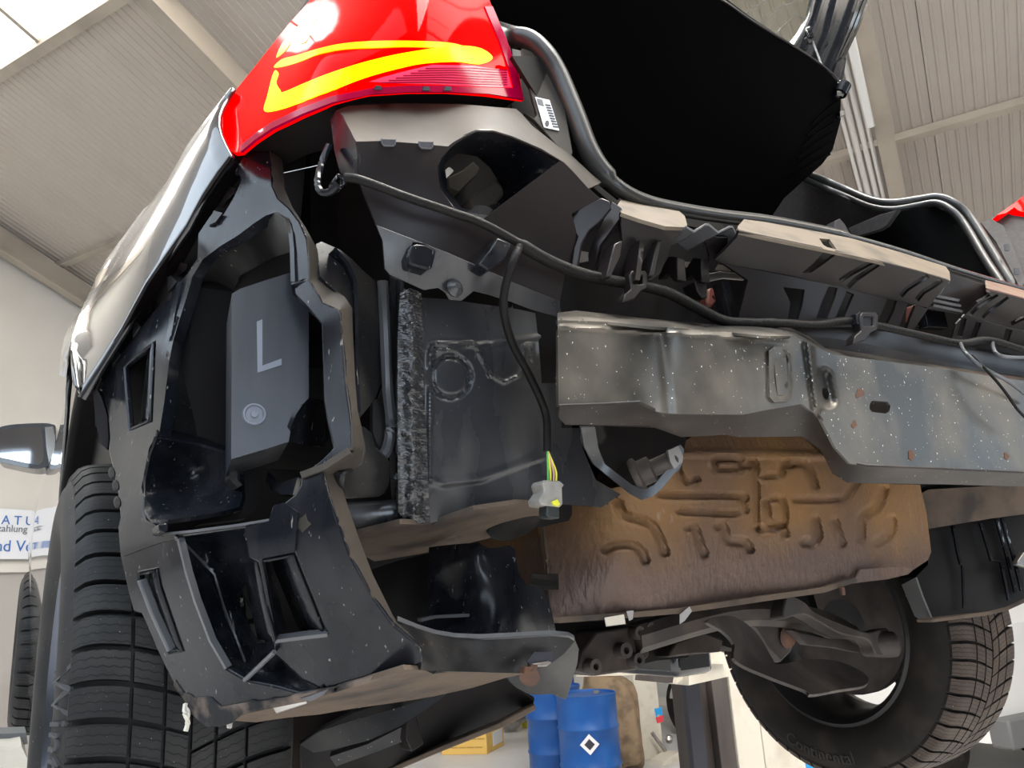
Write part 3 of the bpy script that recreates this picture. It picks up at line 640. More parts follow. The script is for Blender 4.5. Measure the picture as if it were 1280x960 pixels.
# ---- wheels
def tyre(x0, sgn, Y, Z, mt, treadmat, rimmat, blocks=True, name='wheel'):
    """sgn: +1 when the outer face looks to +X"""
    W2 = .122
    half = [(.222, W2-.018), (.236, W2-.004), (.255, W2+.004), (.285, W2+.006), (.305, W2+.002), (.318, W2-.006), (.326, W2-.014), (.331, W2-.030), (.3345, W2-.06)]
    pr = [(r_, -x_) for r_, x_ in half]+[(.3355, 0)]+[(r_, x_) for r_, x_ in reversed(half)]
    o = lathe(name, pr, mt, car, (x0, Y, Z), 'X', 96)
    # tread: rows of blocks, bent round the tyre
    bm = bmesh.new(); N = 58; uvl = bm.loops.layers.uv.new('UVMap')
    def crown(s): return np.interp(abs(s), [0, .5, .8, .9, .96, 1.0, 1.06], [.3450, .3442, .3420, .3402, .3375, .3335, .3235])
    rows = [(-1.06, -.56, .82, 0, .10), (-.525, -.26, .84, .10, .62), (-.225, -.02, .90, .5, .35), (.02, .225, .90, .35, .5), (.26, .525, .84, .62, .10), (.56, 1.06, .82, .10, 0)]
    def crv(s): return .9*abs(s)-.35*abs(s)**3 if abs(s) > 0 else 0
    for (s0, s1, fill, _, _) in rows:
        if not blocks: N = 40
        for k in range(N):
            ns, na = 6, 3; top = []; bot = []
            for i in range(ns+1):
                s = s0+(s1-s0)*i/ns
                for j in range(na+1):
                    t = (k+(j/na-.5)*fill+(.5 if s0 >= 0 else 0)+crv(s)*1.25)*2*math.pi/N
                    xs_ = x0+sgn*s*(W2-.012)
                    r_ = crown(s)
                    top.append(bm.verts.new((xs_, Y-r_*math.cos(t), Z+r_*math.sin(t))))
                    r2 = r_-.013
                    bot.append(bm.verts.new((xs_, Y-r2*math.cos(t), Z+r2*math.sin(t))))
            def id_(i, j): return i*(na+1)+j
            for i in range(ns):
                for j in range(na):
                    f = bm.faces.new((top[id_(i, j)], top[id_(i, j+1)], top[id_(i+1, j+1)], top[id_(i+1, j)]))
                    for l, (a, b) in zip(f.loops, ((i, j), (i, j+1), (i+1, j+1), (i+1, j))): l[uvl].uv = ((s0+(s1-s0)*a/ns), (k+(b/na-.5)*fill))
            ring = [id_(i, 0) for i in range(ns+1)]+[id_(ns, j) for j in range(1, na+1)]+[id_(i, na) for i in range(ns-1, -1, -1)]+[id_(0, j) for j in range(na-1, 0, -1)]
            for a in range(len(ring)):
                b = ring[(a+1) % len(ring)]; a = ring[a]
                bm.faces.new((top[a], top[b], bot[b], bot[a]))
    bmesh.ops.recalc_face_normals(bm, faces=bm.faces)
    tag(from_bm('tread', bm, treadmat, o, auto=math.radians(30)), kind='stuff')
    # rim barrel and spokes
    lathe('rim', [(.222, -.100), (.228, -.108), (.219, -.112), (.205, -.095), (.195, -.05), (.195, .05), (.205, .095), (.219, .112), (.228, .108), (.222, .100)], rimmat, o, (x0, Y, Z), 'X', 64)
    for k in range(5):
        a0 = 2*math.pi*k/5+.35
        for da in (-.16, .16):
            a = a0+da; e = Vector((0, math.cos(a), math.sin(a))); tn = Vector((0, -math.sin(a), math.cos(a)))
            c0 = Vector((x0+sgn*.075, Y, Z)); q = []
            for (r_, w_, dx) in ((.05, .022, .0), (.20, .014, .018)):
                for (sw, sx) in ((-1, -.014), (1, -.014), (1, .012), (-1, .012)): q.append(c0+e*r_+tn*(sw*w_)+Vector((sgn*(dx+sx), 0, 0)))
            hexa('spoke', q, rimmat, o, .004)
    lathe('hub', [(0, .095*sgn), (.03, .095*sgn), (.06, .085*sgn), (.07, .05*sgn), (.07, -.02*sgn), (0, -.02*sgn)], rimmat, o, (x0, Y, Z), 'X', 32)
    lathe('brake_disc', [(.06, -.0*sgn), (.165, -.0*sgn), (.165, -.025*sgn), (.06, -.025*sgn)], M_ARM, o, (x0, Y, Z), 'X', 40, closed=True)
    return o
def treadmat(name, base, base2):
    m = mat(name, base, .62, spec=.25, col2=base2, nscale=14, nlo=.45, nhi=.8, col3=(.45, .42, .38), n3=(380, .745, .78))
    nt = m.node_tree; N = nt.nodes; b = N['Principled BSDF']
    uv = N.new('ShaderNodeUVMap'); mp = N.new('ShaderNodeMapping'); mp.inputs['Scale'].default_value = (1, 1, 1); nt.links.new(uv.outputs[0], mp.inputs[0])
    sp = N.new('ShaderNodeSeparateXYZ'); nt.links.new(mp.outputs[0], sp.inputs[0])
    def mth(op, a, bb=None):
        n = N.new('ShaderNodeMath'); n.operation = op
        for i, q in enumerate((a, bb)):
            if q is None: continue
            if isinstance(q, (int, float)): n.inputs[i].default_value = q
            else: nt.links.new(q, n.inputs[i])
        return n.outputs[0]
    zig = mth('MULTIPLY', mth('PINGPONG', mth('MULTIPLY', sp.outputs[0], 20.0), 1.0), .05)
    ph = mth('FRACT', mth('MULTIPLY', mth('ADD', sp.outputs[1], zig), 4.2))
    sl = mth('LESS_THAN', ph, .13); hgt = mth('SUBTRACT', 1.0, sl)
    bp = N.new('ShaderNodeBump'); bp.inputs['Distance'].default_value = .0025; bp.inputs['Strength'].default_value = 1.0
    nt.links.new(hgt, bp.inputs['Height']); nt.links.new(bp.outputs[0], b.inputs['Normal'])
    src = b.inputs['Base Color'].links[0].from_socket
    mx = N.new('ShaderNodeMix'); mx.data_type = 'RGBA'; nt.links.new(src, mx.inputs['A']); mx.inputs['B'].default_value = (.008, .008, .008, 1); nt.links.new(mth('MULTIPLY', sl, .85), mx.inputs['Factor']); nt.links.new(mx.outputs['Result'], b.inputs['Base Color'])
    return m
M_TREAD = treadmat('tread_rubber', (.018, .0175, .0175), (.045, .042, .039))
M_TREAD2 = treadmat('tread_rubber_dusty', (.060, .044, .035), (.11, .083, .063))
wl = tyre(-.807, -1, AY, AZ, M_TYRE, M_TREAD, M_RIM)
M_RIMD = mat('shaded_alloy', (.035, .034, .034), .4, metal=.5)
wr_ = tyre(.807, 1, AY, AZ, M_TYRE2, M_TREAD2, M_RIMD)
tyre(-.80, -1, 3.66, AZ, M_TYRE, M_TREAD, M_RIM, False); tyre(.80, 1, 3.66, AZ, M_TYRE2, M_TREAD2, M_RIMS, False)
M_LETT = mat('tyre_lettering', (.040, .040, .043), .6)
def arc(x0, sgn, rad, a0, flip=1, inv=1):
    def wp_(co): 
        a = a0+flip*co.x/rad; r_ = rad+inv*co.y
        xo = np.interp(r_, [.222, .236, .255, .285, .305, .318, .326], [.104, .118, .126, .128, .124, .116, .108])
        return Vector((x0+sgn*(float(xo)+.0014+co.z), AY-r_*math.cos(a), AZ+r_*math.sin(a)))
    return wp_
text('sidewall_lettering', 'Winter', .050, M_LETT, wl, None, .0014, arc(-.807, -1, .302, .02, -1))
text('sidewall_lettering', 'Continental', .040, mat('faint_lettering', (.030, .027, .025), .7), wr_, None, .0012, arc(.807, -1, .290, -1.72, 1, -1))

# ---- suspension of the right wheel and rear axle
def part(name, pts, ctrl, mt, **k): return skin(name, pts, ctrl, mt, car, **k)
tube('control_arm', [(.0, .62, AZ+.03), (.25, .60, AZ+.06), (.5, .62, AZ+.03), (.68, .66, AZ-.02)], .028, M_ARM, car)
part('upper_link', [(985, 745), (1005, 752), (1020, 765), (1060, 782), (1085, 790), (1108, 785), (1113, 800), (1106, 818), (1095, 818), (1085, 800), (1050, 792), (1015, 772), (1000, 768), (980, 772)], [(985, 745, .48), (1110, 800, .52), (1000, 770, .48), (1060, 790, .50)], M_ARM, th=.03, step=10, bevel=.006, smooth=True)
lathe('link_joint', [(0, -.035), (.022, -.035), (.026, -.01), (.026, .02), (.016, .028), (0, .028)], M_ARM, car, at(1106, 806, .52), seg=20, direction=(.8, -.5, .0))
part('spring_link', [(990, 788), (1030, 798), (1060, 800), (1076, 808), (1074, 816), (1045, 810), (1010, 806)], .58, M_ARM, th=.02, step=10)
part('lower_arm_shield', [(884, 776), (915, 770), (945, 790), (965, 822), (973, 830), (1010, 824), (1045, 826), (1075, 838), (1086, 848), (1080, 857), (1050, 862), (1015, 868), (1005, 862), (960, 845), (920, 826), (918, 805), (905, 790)], [(884, 776, .40), (965, 825, .46), (1086, 848, .50), (1015, 868, .40), (920, 826, .42), (1045, 826, .56)], M_ARM, th=.006, step=10, smooth=True, bevel=.002)
part('axle_carrier', [(915, 762), (985, 748), (1000, 790), (990, 815), (975, 830), (960, 815), (945, 790)], .62, M_ARM, ext=(0, .05, 0), step=16, bevel=.008)
lathe('rust_patch', [(0, -.006), (.02, -.005), (.026, 0), (.02, .006), (0, .006)], M_RUST, car, at(986, 795, .612), seg=16, direction=(0, 1, .2))
part('axle_beam', [(720, 770), (860, 757), (960, 748), (965, 790), (930, 815), (880, 800), (860, 822), (820, 826), (740, 845), (718, 840)], .70, M_DARK, ext=(0, .12, 0), step=24, bevel=.01)
part('differential_plate', [(728, 815), (745, 790), (790, 783), (810, 790), (812, 820), (795, 838), (745, 845), (722, 838)], .62, M_DBROWN, ext=(0, .06, 0), step=16, bevel=.004)
for (x, y, r) in ((740, 833, .013), (794, 825, .013), (778, 813, .014), (809, 785, .010), (795, 791, .012)):
    lathe('plate_bolt', [(r*.45, -.012), (r, -.012), (r, .012), (r*.45, .012)], M_ARM, car, at(x, y, .61), seg=14, direction=(0, 1, 0), closed=True)
part('exhaust_hanger', [(845, 803), (880, 790), (905, 800), (902, 815), (870, 818), (835, 822)], .66, M_DBROWN, ext=(0, .04, 0), step=14, bevel=.004)
for s in (-1, 1):
    tube('damper', [(s*.60, .70, AZ-.02), (s*.58, .74, AZ+.30)], .03, M_DARK, car); tube('drive_shaft', [(0, .78, AZ+.02), (s*.70, .75, AZ)], .022, M_DARK, car)

# ---- rear body structure behind everything
part('rear_corner_panel', [(280, 190), (340, 160), (470, 115), (700, 100), (715, 330), (715, 650), (500, 700), (440, 720), (330, 690), (230, 690), (150, 560), (140, 470), (230, 320)], [(280, 190, .27), (470, 120, .22), (700, 120, .17), (700, 600, .30), (440, 700, .36), (150, 520, .47), (300, 500, .36), (450, 500, .30)], M_DARK, th=.006, step=30, bevel=0)
part('rear_panel', [(640, 100), (700, 90), (740, 200), (800, 250), (960, 280), (1400, 398), (1400, 512), (1000, 470), (640, 480)], [(640, 100, .15), (800, 260, .11), (1280, 365, .10), (1280, 500, .14), (640, 480, .16)], M_DARK, th=.006, step=30, bevel=0)

# ---- tail light
LC = [(655, 125, .12), (560, 60, .085), (465, 118, .10), (400, 60, .125), (340, 163, .165), (292, 190, .235), (281, 130, .30), (330, 75, .27), (387, 0, .26), (605, -20, .12), (500, -40, .11)]
LF = tps(LC)
tl = part('tail_light', [(656, 125), (650, 95), (634, 48), (616, 8), (600, -30), (500, -50), (400, -25), (387, 0), (360, 30), (340, 55), (318, 83), (300, 105), (283, 126), (277, 145), (277, 165), (283, 183), (292, 192), (300, 191), (318, 176), (340, 161), (378, 143), (415, 129), (465, 119), (510, 116), (560, 116), (610, 119)], LF, M_RED, th=.006, step=12, bevel=.002, auto=60)
part('light_housing', [(650, 122), (630, 45), (600, -30), (500, -50), (400, -25), (350, 50), (300, 115), (284, 150), (292, 185), (340, 155), (415, 124), (465, 115), (560, 112)], lambda x, y: LF(x, y)+.012, M_DARK, th=.05, step=24, bevel=0)
def lf(o): return lambda x, y: LF(x, y)-o
def lens(name, pts, mt, o=.0015, sm=True, parent=tl, th=.003, step=8): return skin(name, pts, lf(o), mt, parent, th=th, step=step, smooth=sm, bevel=0)
lens('light_guide', [(330, 138), (334, 120), (340, 96), (344, 88), (348, 92), (345, 103), (350, 112), (354, 115), (380, 104), (410, 92), (450, 79), (490, 69), (530, 62), (570, 57), (600, 60), (616, 72), (600, 80), (570, 77), (530, 79), (500, 85), (470, 93), (440, 103), (400, 118), (370, 130), (345, 138)], M_LED)
lens('light_guide', [(342, 84), (352, 74), (370, 69), (400, 60), (430, 54), (470, 51), (520, 51), (560, 53), (580, 58), (560, 60), (510, 58), (475, 59), (430, 61), (400, 67), (375, 77), (355, 83)], M_LED2)
lens('light_guide', [(362, 44), (366, 38), (380, 28), (396, 22), (390, 32), (385, 48), (378, 54), (368, 50)], M_LED2)
lens('light_guide', [(345, 72), (352, 55), (358, 50), (362, 54), (356, 64)], M_LED2)
lens('reverse_lens', [(462, 102), (480, 96), (510, 88), (540, 81), (590, 82), (634, 88), (640, 109), (600, 108), (540, 105), (500, 104)], M_REDP, sm=False)
for k in range(7):
    yy = 84+k*3; xl = 545-(yy-80)*3.1
    lens('lens_rib', [(xl, yy+.9), (xl+60, yy), (634, yy+3), (634, yy+4.2), (xl+60, yy+1.2), (xl, yy+2)], M_REDD, o=.0025, sm=False, th=.002, step=12)
lens('lens_rim', [(300, 190), (318, 175), (340, 160), (378, 142), (415, 128), (465, 118), (510, 115), (560, 115), (610, 117), (655, 124), (652, 112), (641, 110), (600, 109), (560, 107), (510, 107), (465, 110), (415, 120), (378, 134), (340, 152), (318, 167), (300, 182)], M_REDD, o=.002, sm=False)
lens('lens_rim', [(655, 124), (648, 92), (633, 48), (616, 8), (606, 8), (624, 50), (638, 90), (643, 112)], M_REDD, o=.002, sm=False)
for x, y in ((473, 110), (533, 111), (560, 111)):
    lens('lens_clip', [(x-5, y+2), (x-3, y-3), (x+3, y-3), (x+5, y+2)], M_INK, o=.004, sm=False, step=5)
# body pillar beside the light with the barcode label
pil = part('light_pillar', [(652, 60), (672, 66), (690, 95), (706, 135), (716, 190), (712, 200), (690, 175), (668, 150), (655, 140), (668, 148), (671, 143), (655, 84)], [(652, 60, .11), (690, 95, .098), (716, 195, .078), (660, 145, .10)], M_LEDGE, th=.006, step=14)
part('water_channel', [(638, 52), (660, 60), (680, 84), (672, 88), (655, 74), (640, 70)], .15, M_SEAM, th=.01, step=8)
PLF = tps([(652, 60, .11), (690, 95, .098), (716, 195, .078), (660, 145, .10)])
def plf(o): return lambda x, y: PLF(x, y)-o
st = skin('barcode_label', [(669, 121), (687, 125), (699, 163), (680, 159)], plf(.0015), M_PAPER, pil, th=.001, step=12, bevel=0)
for k in range(9):
    t = k/8; a = (683.5+t*9.5, 130+t*27)
    skin('barcode', [(a[0]-2, a[1]), (a[0]+4.5, a[1]+.8), (a[0]+4.9, a[1]+2.2), (a[0]-1.6, a[1]+1.4)], plf(.0022), M_INK, st, th=.0006, step=6, bevel=0)
skin('barcode_square', [(671, 123), (678, 124.5), (680, 132), (673, 130)], plf(.0022), M_SEAM, st, th=.0006, step=6, bevel=0)
skin('round_mark', ell(684, 154, 2.6, 3.6), plf(.0022), M_INK, st, th=.0006, step=3, bevel=0)

# ---- upper plastic carrier under the light
CF = tps([(445, 178, .055), (560, 183, .045), (700, 205, .035), (745, 250, .035), (450, 225, .060), (572, 268, .050), (700, 325, .045), (470, 280, .070), (640, 350, .060), (695, 375, .055)])
PO = [(547, 208), (550, 236), (572, 266), (605, 273), (640, 246), (700, 201), (676, 188), (640, 172), (617, 165), (596, 165), (580, 172), (566, 182), (553, 196)]
carr = part('bumper_carrier', [(445, 177), (477, 176), (520, 179), (560, 183), (566, 178), (580, 170), (595, 163), (617, 163), (640, 170), (677, 186), (705, 203), (716, 214), (735, 235), (748, 247), (738, 258), (714, 266), (722, 295), (716, 330), (706, 345), (700, 376), (640, 352), (560, 316), (470, 281), (458, 250), (448, 222)], CF, M_CARR, holes=[PO], th=.004, step=12)
def sub(name, pts, ctrl, mt, parent, **k): return skin(name, pts, ctrl, mt, parent, **k)
sub('carrier_ledge', [(420, 138), (435, 132), (500, 129), (575, 130), (645, 136), (652, 142), (665, 157), (697, 182), (712, 192), (740, 218), (752, 228), (735, 236), (716, 214), (705, 203), (677, 186), (640, 170), (617, 163), (595, 163), (580, 170), (566, 178), (560, 183), (520, 179), (477, 176), (445, 177), (427, 143)], [(420, 138, .115), (500, 129, .115), (645, 136, .105), (712, 192, .085), (752, 228, .07), (735, 236, .036), (705, 203, .035), (617, 164, .040), (560, 183, .045), (445, 177, .055), (427, 143, .10)], M_LEDGE, carr, th=.003, step=10, holes=[[(478, 176.5), (480, 180), (493, 180.5), (495, 175.5), (493, 174), (480, 173.5)], [(525, 179), (527, 183), (539, 183.5), (541, 178.5), (539, 177.5), (527, 177)]] if False else [])
for x, y in ((486, 178), (533, 181)):
    sub('clip_slot', [(x-8, y-4), (x+8, y-3.5), (x+7, y+1), (x+5, y+3), (x-5, y+3), (x-7, y+1)], lambda a, b: CF(a, b)-.0012, M_INK, carr, th=.004, step=5, bevel=0)
    sub('clip_rim', [(x-9, y-5), (x-9, y+1), (x-6, y+4.5), (x+6, y+5), (x+9, y+2), (x+9, y-4.5), (x+8, y-4), (x+7, y+1.4), (x+5, y+3.3), (x-5, y+3), (x-7.4, y+1), (x-8, y-4.5)], lambda a, b: CF(a, b)-.002, M_SEAM, carr, th=.003, step=5, bevel=0)
sub('carrier_end', [(413, 150), (420, 138), (427, 143), (445, 177), (449, 222), (440, 226), (425, 216), (418, 190)], [(413, 150, .115), (427, 143, .10), (445, 178, .055), (449, 222, .060), (425, 216, .10)], M_PLAS, carr, th=.003, step=9)
# pocket in the carrier: walls, opening and the block behind it
PB = [(549, 212), (552, 236), (572, 264), (598, 270), (622, 240), (629, 238), (606, 205), (600, 200), (590, 190), (574, 190), (560, 196)]
sub('pocket_wall', PO, [(547, 208, .053), (572, 266, .054), (605, 273, .050), (700, 201, .037), (617, 165, .042), (566, 182, .048), (630, 238, .125), (606, 205, .125), (640, 215, .10), (600, 255, .115), (575, 195, .10)], M_PLAS, carr, holes=[[(556, 205), (560, 236), (578, 260), (604, 266), (629, 238), (612, 210), (596, 196), (572, 192)]], th=.003, step=8)
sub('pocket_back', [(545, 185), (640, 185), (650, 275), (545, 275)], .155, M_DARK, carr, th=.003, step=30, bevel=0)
sub('mount_block', [(587, 248), (612, 228), (620, 226), (628, 232), (631, 243), (618, 257), (603, 265), (590, 262)], .105, M_LEDGE, carr, ext=(0, .03, 0), step=8, bevel=.003)
sub('mount_plate', [(560, 222), (580, 212), (592, 202), (600, 210), (597, 218), (574, 240), (562, 234)], .13, M_LEDGE, carr, ext=(0, .02, 0), step=8)
sub('mount_tab', [(552, 216), (562, 208), (568, 213), (559, 222)], .09, M_CREAM, carr, th=.004, step=6)
sub('mount_clip', [(579, 268), (598, 256), (610, 258), (616, 262), (603, 275)], .07, M_PLAS, carr, ext=(0, .02, 0), step=7)
sub('red_bracket', [(556, 244), (566, 246), (577, 260), (572, 266)], .12, M_RUST, carr, th=.004, step=8)
# hooked clip at the left end and cable loop
part('wire_clip', [(415, 226), (422, 216), (431, 219), (434, 229), (427, 236), (419, 234)], .075, M_PLAS, ext=(0, .012, 0), step=5, holes=[[(420, 226), (424, 221), (429, 224), (429, 229), (425, 231)]])
pxtube('cable_loop', [(411, 182, .10), (402, 205, .10), (397, 228, .09), (402, 240, .085), (412, 240, .08), (420, 234, .075)], .0035, M_PLAS, car)
pxtube('cobweb_thread', [(355, 216, .17), (378, 211, .15), (400, 206, .12)], .0004, M_PAPER, car, seg=4)

# ---- harness along the carrier
hs = pxtube('wiring_harness', [(432, 222, .050), (447, 224, .042), (470, 232, .036), (510, 247, .032), (560, 264, .030), (600, 278, .028), (640, 299, .026), (680, 323, .026), (720, 340, .028), (760, 350, .03), (800, 357, .03), (835, 366, .028), (870, 384, .028), (905, 401, .03), (940, 404, .02), (980, 404, .01), (1020, 406, .008), (1060, 401, .004), (1100, 408, .002), (1150, 419, .0), (1200, 429, -.004), (1235, 425, -.006), (1275, 436, -.006), (1310, 444, -.006), (1360, 456, -.004), (1395, 464, .01)], [.0042]*6+[.0062]*8+[.0052]*10, M_CABLE, car, seg=10)
pxtube('cable_branch', [(650, 308, .02), (640, 330, .02), (631, 362, .035), (630, 390, .045), (640, 428, .06), (660, 466, .075), (676, 500, .085), (683, 522, .09), (684, 548, .09), (684, 564, .09)], .0042, M_CABLE, hs, seg=10)
for i, (mt, dx) in enumerate(((M_GRN, -3), (M_YEL, 0), (M_PINK, 4), (M_YEL, 7))):
    pxtube('wire', [(684, 562, .09), (686+dx*.5, 575, .089), (688+dx, 590, .09), (688+dx, 606, .09)], .0011, mt, hs, seg=6)
cn_ = sub('connector', [(678, 604), (681, 600), (700, 601), (706, 606), (703, 610), (704, 630), (700, 634), (676, 631), (674, 624), (681, 614)], .082, M_CONN, hs, ext=(0, .022, 0), step=6, bevel=.0015)
sub('connector_socket', [(684, 631), (699, 632), (700, 648), (687, 647), (683, 643)], .084, M_CONN2, hs, ext=(0, .015, 0), step=6)
sub('connector_lock', [(690, 627), (697, 624), (700, 630), (698, 633), (692, 631)], .080, M_YEL, hs, ext=(0, .004, 0), step=4, bevel=0)
pxtube('loose_wire', [(1200, 428, -.005), (1206, 440, -.025), (1222, 455, -.035), (1240, 466, -.04), (1262, 478, -.04), (1290, 500, -.035)], .0026, M_SEAM, hs)
pxtube('loose_wire', [(1240, 425, -.005), (1244, 440, -.02), (1258, 446, -.025), (1290, 447, -.025)], .0026, M_SEAM, hs)
pxtube('loose_wire', [(1215, 444, -.03), (1240, 470, -.045), (1258, 492, -.05), (1272, 512, -.05), (1290, 530, -.05)], .0020, M_CABLE, hs)
def bracketclip(name, x, y, Y):
    return part(name, [(x-14, y+22), (x-6, y+15), (x-8, y-2), (x-5, y-8), (x+12, y-8), (x+15, y-3), (x+14, y+14), (x+6, y+18), (x-2, y+28), (x-16, y+32)], Y, M_CARR, ext=(0, .012, 0), step=7, holes=[[(x-3, y-2), (x+9, y-2), (x+9, y+9), (x-3, y+9)]])
bracketclip('harness_clip', 795, 346, .018); bracketclip('harness_clip', 1083, 398, -.008)
part('harness_clip', [(1071, 392), (1078, 388), (1082, 396), (1091, 396), (1092, 406), (1082, 410), (1072, 404)], -.006, M_PLAS, ext=(0, .01, 0), step=6)

# ---- lower metal flange of the carrier
FL = tps([(478, 290, .068), (640, 352, .060), (700, 376, .055), (488, 343, .078), (640, 378, .075), (700, 398, .070)])
fl = part('carrier_flange', [(470, 281), (560, 316), (640, 352), (700, 376), (702, 398), (664, 387), (640, 378), (612, 369), (592, 364), (586, 369), (577, 376), (562, 375), (556, 366), (548, 360), (530, 363), (508, 353), (488, 344), (481, 336), (478, 300)], FL, M_EDC, th=.004, step=9, holes=[[(510, 328), (516, 303), (530, 305), (541, 312), (540, 326), (528, 338), (516, 336)]])
sub('locking_clip', [(509, 320), (513, 307), (520, 304), (532, 305), (546, 312), (541, 334), (535, 337), (512, 330)], .058, M_PLAS, fl, ext=(0, .02, 0), step=6, bevel=.002)
sub('locking_clip', [(598, 330), (612, 312), (622, 296), (640, 304), (634, 322), (612, 338)], .042, M_PLAS, fl, ext=(0, .02, 0), step=7, bevel=.002)
lathe('rivet', [(0, -.006), (.003, -.006), (.006, -.003), (.009, 0), (.009, .002), (0, .002)], M_EDC, fl, at(569, 360, .070), seg=16, direction=(0, 1, 0))

# ---- chassis end plate with sealant seam
PF = tps([(497, 360, .145), (527, 370, .135), (690, 380, .15), (700, 630, .175), (520, 655, .16), (600, 500, .14), (760, 600, .20)])
pl_rel = []
def rl(pts, wd=6, dp=-.004): pl_rel.append((pts, wd, dp))
rl([(537, 600), (538, 440), (541, 432), (548, 430), (590, 430), (598, 436), (604, 452), (612, 468)], 5, -.003); rl([(612, 468), (630, 478), (648, 470), (656, 450), (655, 432), (664, 432), (666, 450)], 4, -.003)
rl(ell(563, 471, 25, 26)+[(588, 471)], 6, .004); rl([(537, 600), (552, 604), (600, 598), (680, 570)], 8, -.003); rl([(540, 440), (680, 420)], 5, -.002)
epl = part('chassis_end_plate', [(526, 372), (560, 374), (600, 380), (640, 385), (700, 398), (702, 535), (724, 535), (728, 560), (745, 600), (776, 618), (752, 634), (700, 630), (640, 630), (590, 637), (560, 648), (535, 655), (526, 654)], PF, M_EDC, th=.005, step=2.8, relief=pl_rel, bevel=.0015)
sm = []
rnd = random.Random(3)
part('seam_sealant', [(500, 366), (513, 360), (527, 366), (529, 420), (530, 480), (534, 560), (536, 620), (538, 654), (524, 654), (510, 646), (505, 650), (498, 640), (497, 560), (497, 420)], PF if False else (lambda x, y: PF(x, y)-.004-.006*np.exp(-((x-513-(y-360)*.02)/9)**2)), M_SEALANT, th=.006, step=4, relief=[([(rnd.uniform(505, 530), rnd.uniform(370, 650))], rnd.uniform(3, 6), rnd.uniform(-.003, .002)) for k in range(160)], bevel=0)
part('plate_side', [(486, 345), (500, 352), (500, 366), (498, 640), (490, 635), (486, 560), (484, 450)], [(486, 345, .20), (500, 366, .145), (498, 640, .155), (486, 560, .21)], M_EDC, th=.004, step=12)
part('floor_edge', [(446, 668), (500, 655), (540, 656), (592, 638), (645, 630), (700, 632), (690, 640), (662, 658), (600, 676), (540, 690), (470, 703), (455, 695)], [(446, 668, .19), (540, 656, .165), (700, 632, .18), (662, 658, .30), (540, 690, .34), (470, 703, .36)], M_BROWN, th=.005, step=12)
lathe('floor_plug', [(0, -.008), (.026, -.007), (.034, -.003), (.036, .003), (0, .003)], M_DARK, car, at(643, 653, .255), seg=24, direction=(0, .5, .87))
pxtube('rear_pipe', [(425, 646, .20), (460, 644, .19), (505, 640, .18)], .014, M_EDC, car, seg=14)

# ---- bumper beam
BF = tps([(697, 400, .004), (760, 400, .0), (812, 410, .0), (842, 410, -.016), (960, 420, -.020), (1000, 420, -.020), (1040, 450, -.012), (1280, 475, -.025), (1280, 589, -.025), (1060, 575, -.012), (1000, 500, -.020), (846, 515, -.016), (812, 506, .0), (697, 505, .004)])
brel = [([(826, 412), (832, 460), (836, 516)], 9, .002), ([(975, 448), (977, 480)], 13, .010), ([(1030, 470), (1036, 500)], 13, .010), ([(1010, 425), (1016, 470), (1022, 510)], 7, -.006), ([(700, 408), (985, 425)], 4, -.002)]
bma = part('bumper_beam', [(697, 400), (760, 402), (815, 408), (830, 409), (900, 414), (961, 420), (991, 420), (1012, 430), (1040, 443), (1150, 457), (1395, 493), (1395, 596), (1180, 587), (1085, 583), (1062, 579), (1044, 559), (1025, 522), (1002, 505), (960, 512), (931, 518), (840, 517), (822, 515), (800, 504), (760, 506), (698, 508)], BF, M_BEAM, th=.003, step=3.2, relief=brel, bevel=.0012, holes=[ell(1032, 492, 4, 8, -12, 14), [(1087, 506), (1090, 501), (1109, 502), (1113, 507), (1112, 514), (1108, 517), (1090, 515), (1087, 511)]])
sub('beam_top', [(697, 391), (720, 388), (800, 397), (871, 404), (882, 409), (894, 407), (950, 405), (987, 409), (1010, 420), (1032, 435), (1150, 451), (1395, 488), (1395, 493), (1150, 457), (1040, 443), (1012, 430), (991, 420), (961, 420), (900, 414), (830, 409), (815, 408), (760, 402), (697, 400)], [(697, 391, .05), (871, 404, .05), (987, 409, .04), (1032, 435, .03), (1395, 488, .02), (1395, 493, -.02), (1040, 443, -.012), (991, 420, -.020), (830, 409, -.014), (697, 400, .004), (760, 402, 0)], M_BEAM, bma, th=.003, step=7)
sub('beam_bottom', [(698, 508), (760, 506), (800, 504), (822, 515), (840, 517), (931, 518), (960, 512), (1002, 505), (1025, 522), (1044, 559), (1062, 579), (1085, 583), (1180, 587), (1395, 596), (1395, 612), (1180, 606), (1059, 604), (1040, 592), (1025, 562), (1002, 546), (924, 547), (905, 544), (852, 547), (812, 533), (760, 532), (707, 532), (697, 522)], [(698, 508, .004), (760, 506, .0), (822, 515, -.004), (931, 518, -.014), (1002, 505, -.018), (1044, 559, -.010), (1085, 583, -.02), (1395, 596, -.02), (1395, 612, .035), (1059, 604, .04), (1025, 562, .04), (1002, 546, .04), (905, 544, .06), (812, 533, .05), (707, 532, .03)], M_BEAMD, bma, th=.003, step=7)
sub('stamped_slot', [(961, 438), (968, 433), (976, 434), (982, 442), (990, 490), (990, 498), (984, 502), (968, 503), (962, 496)], lambda x, y: BF(x, y)-.003+.006*np.exp(-(((x-976)/9)**2+((y-470)/26)**2)), M_BEAM, bma, th=.003, step=4, bevel=.001)
sub('slot_insert', [(967, 448), (982, 447), (986, 494), (972, 494)], lambda x, y: BF(x, y)-.0012, M_BEAM, bma, th=.003, step=6)
sub('beam_back', [(720, 395), (1000, 412), (1395, 492), (1395, 610), (1062, 600), (1030, 560), (1000, 540), (720, 530)], .06, M_BEAMD, bma, th=.004, step=30, bevel=0)
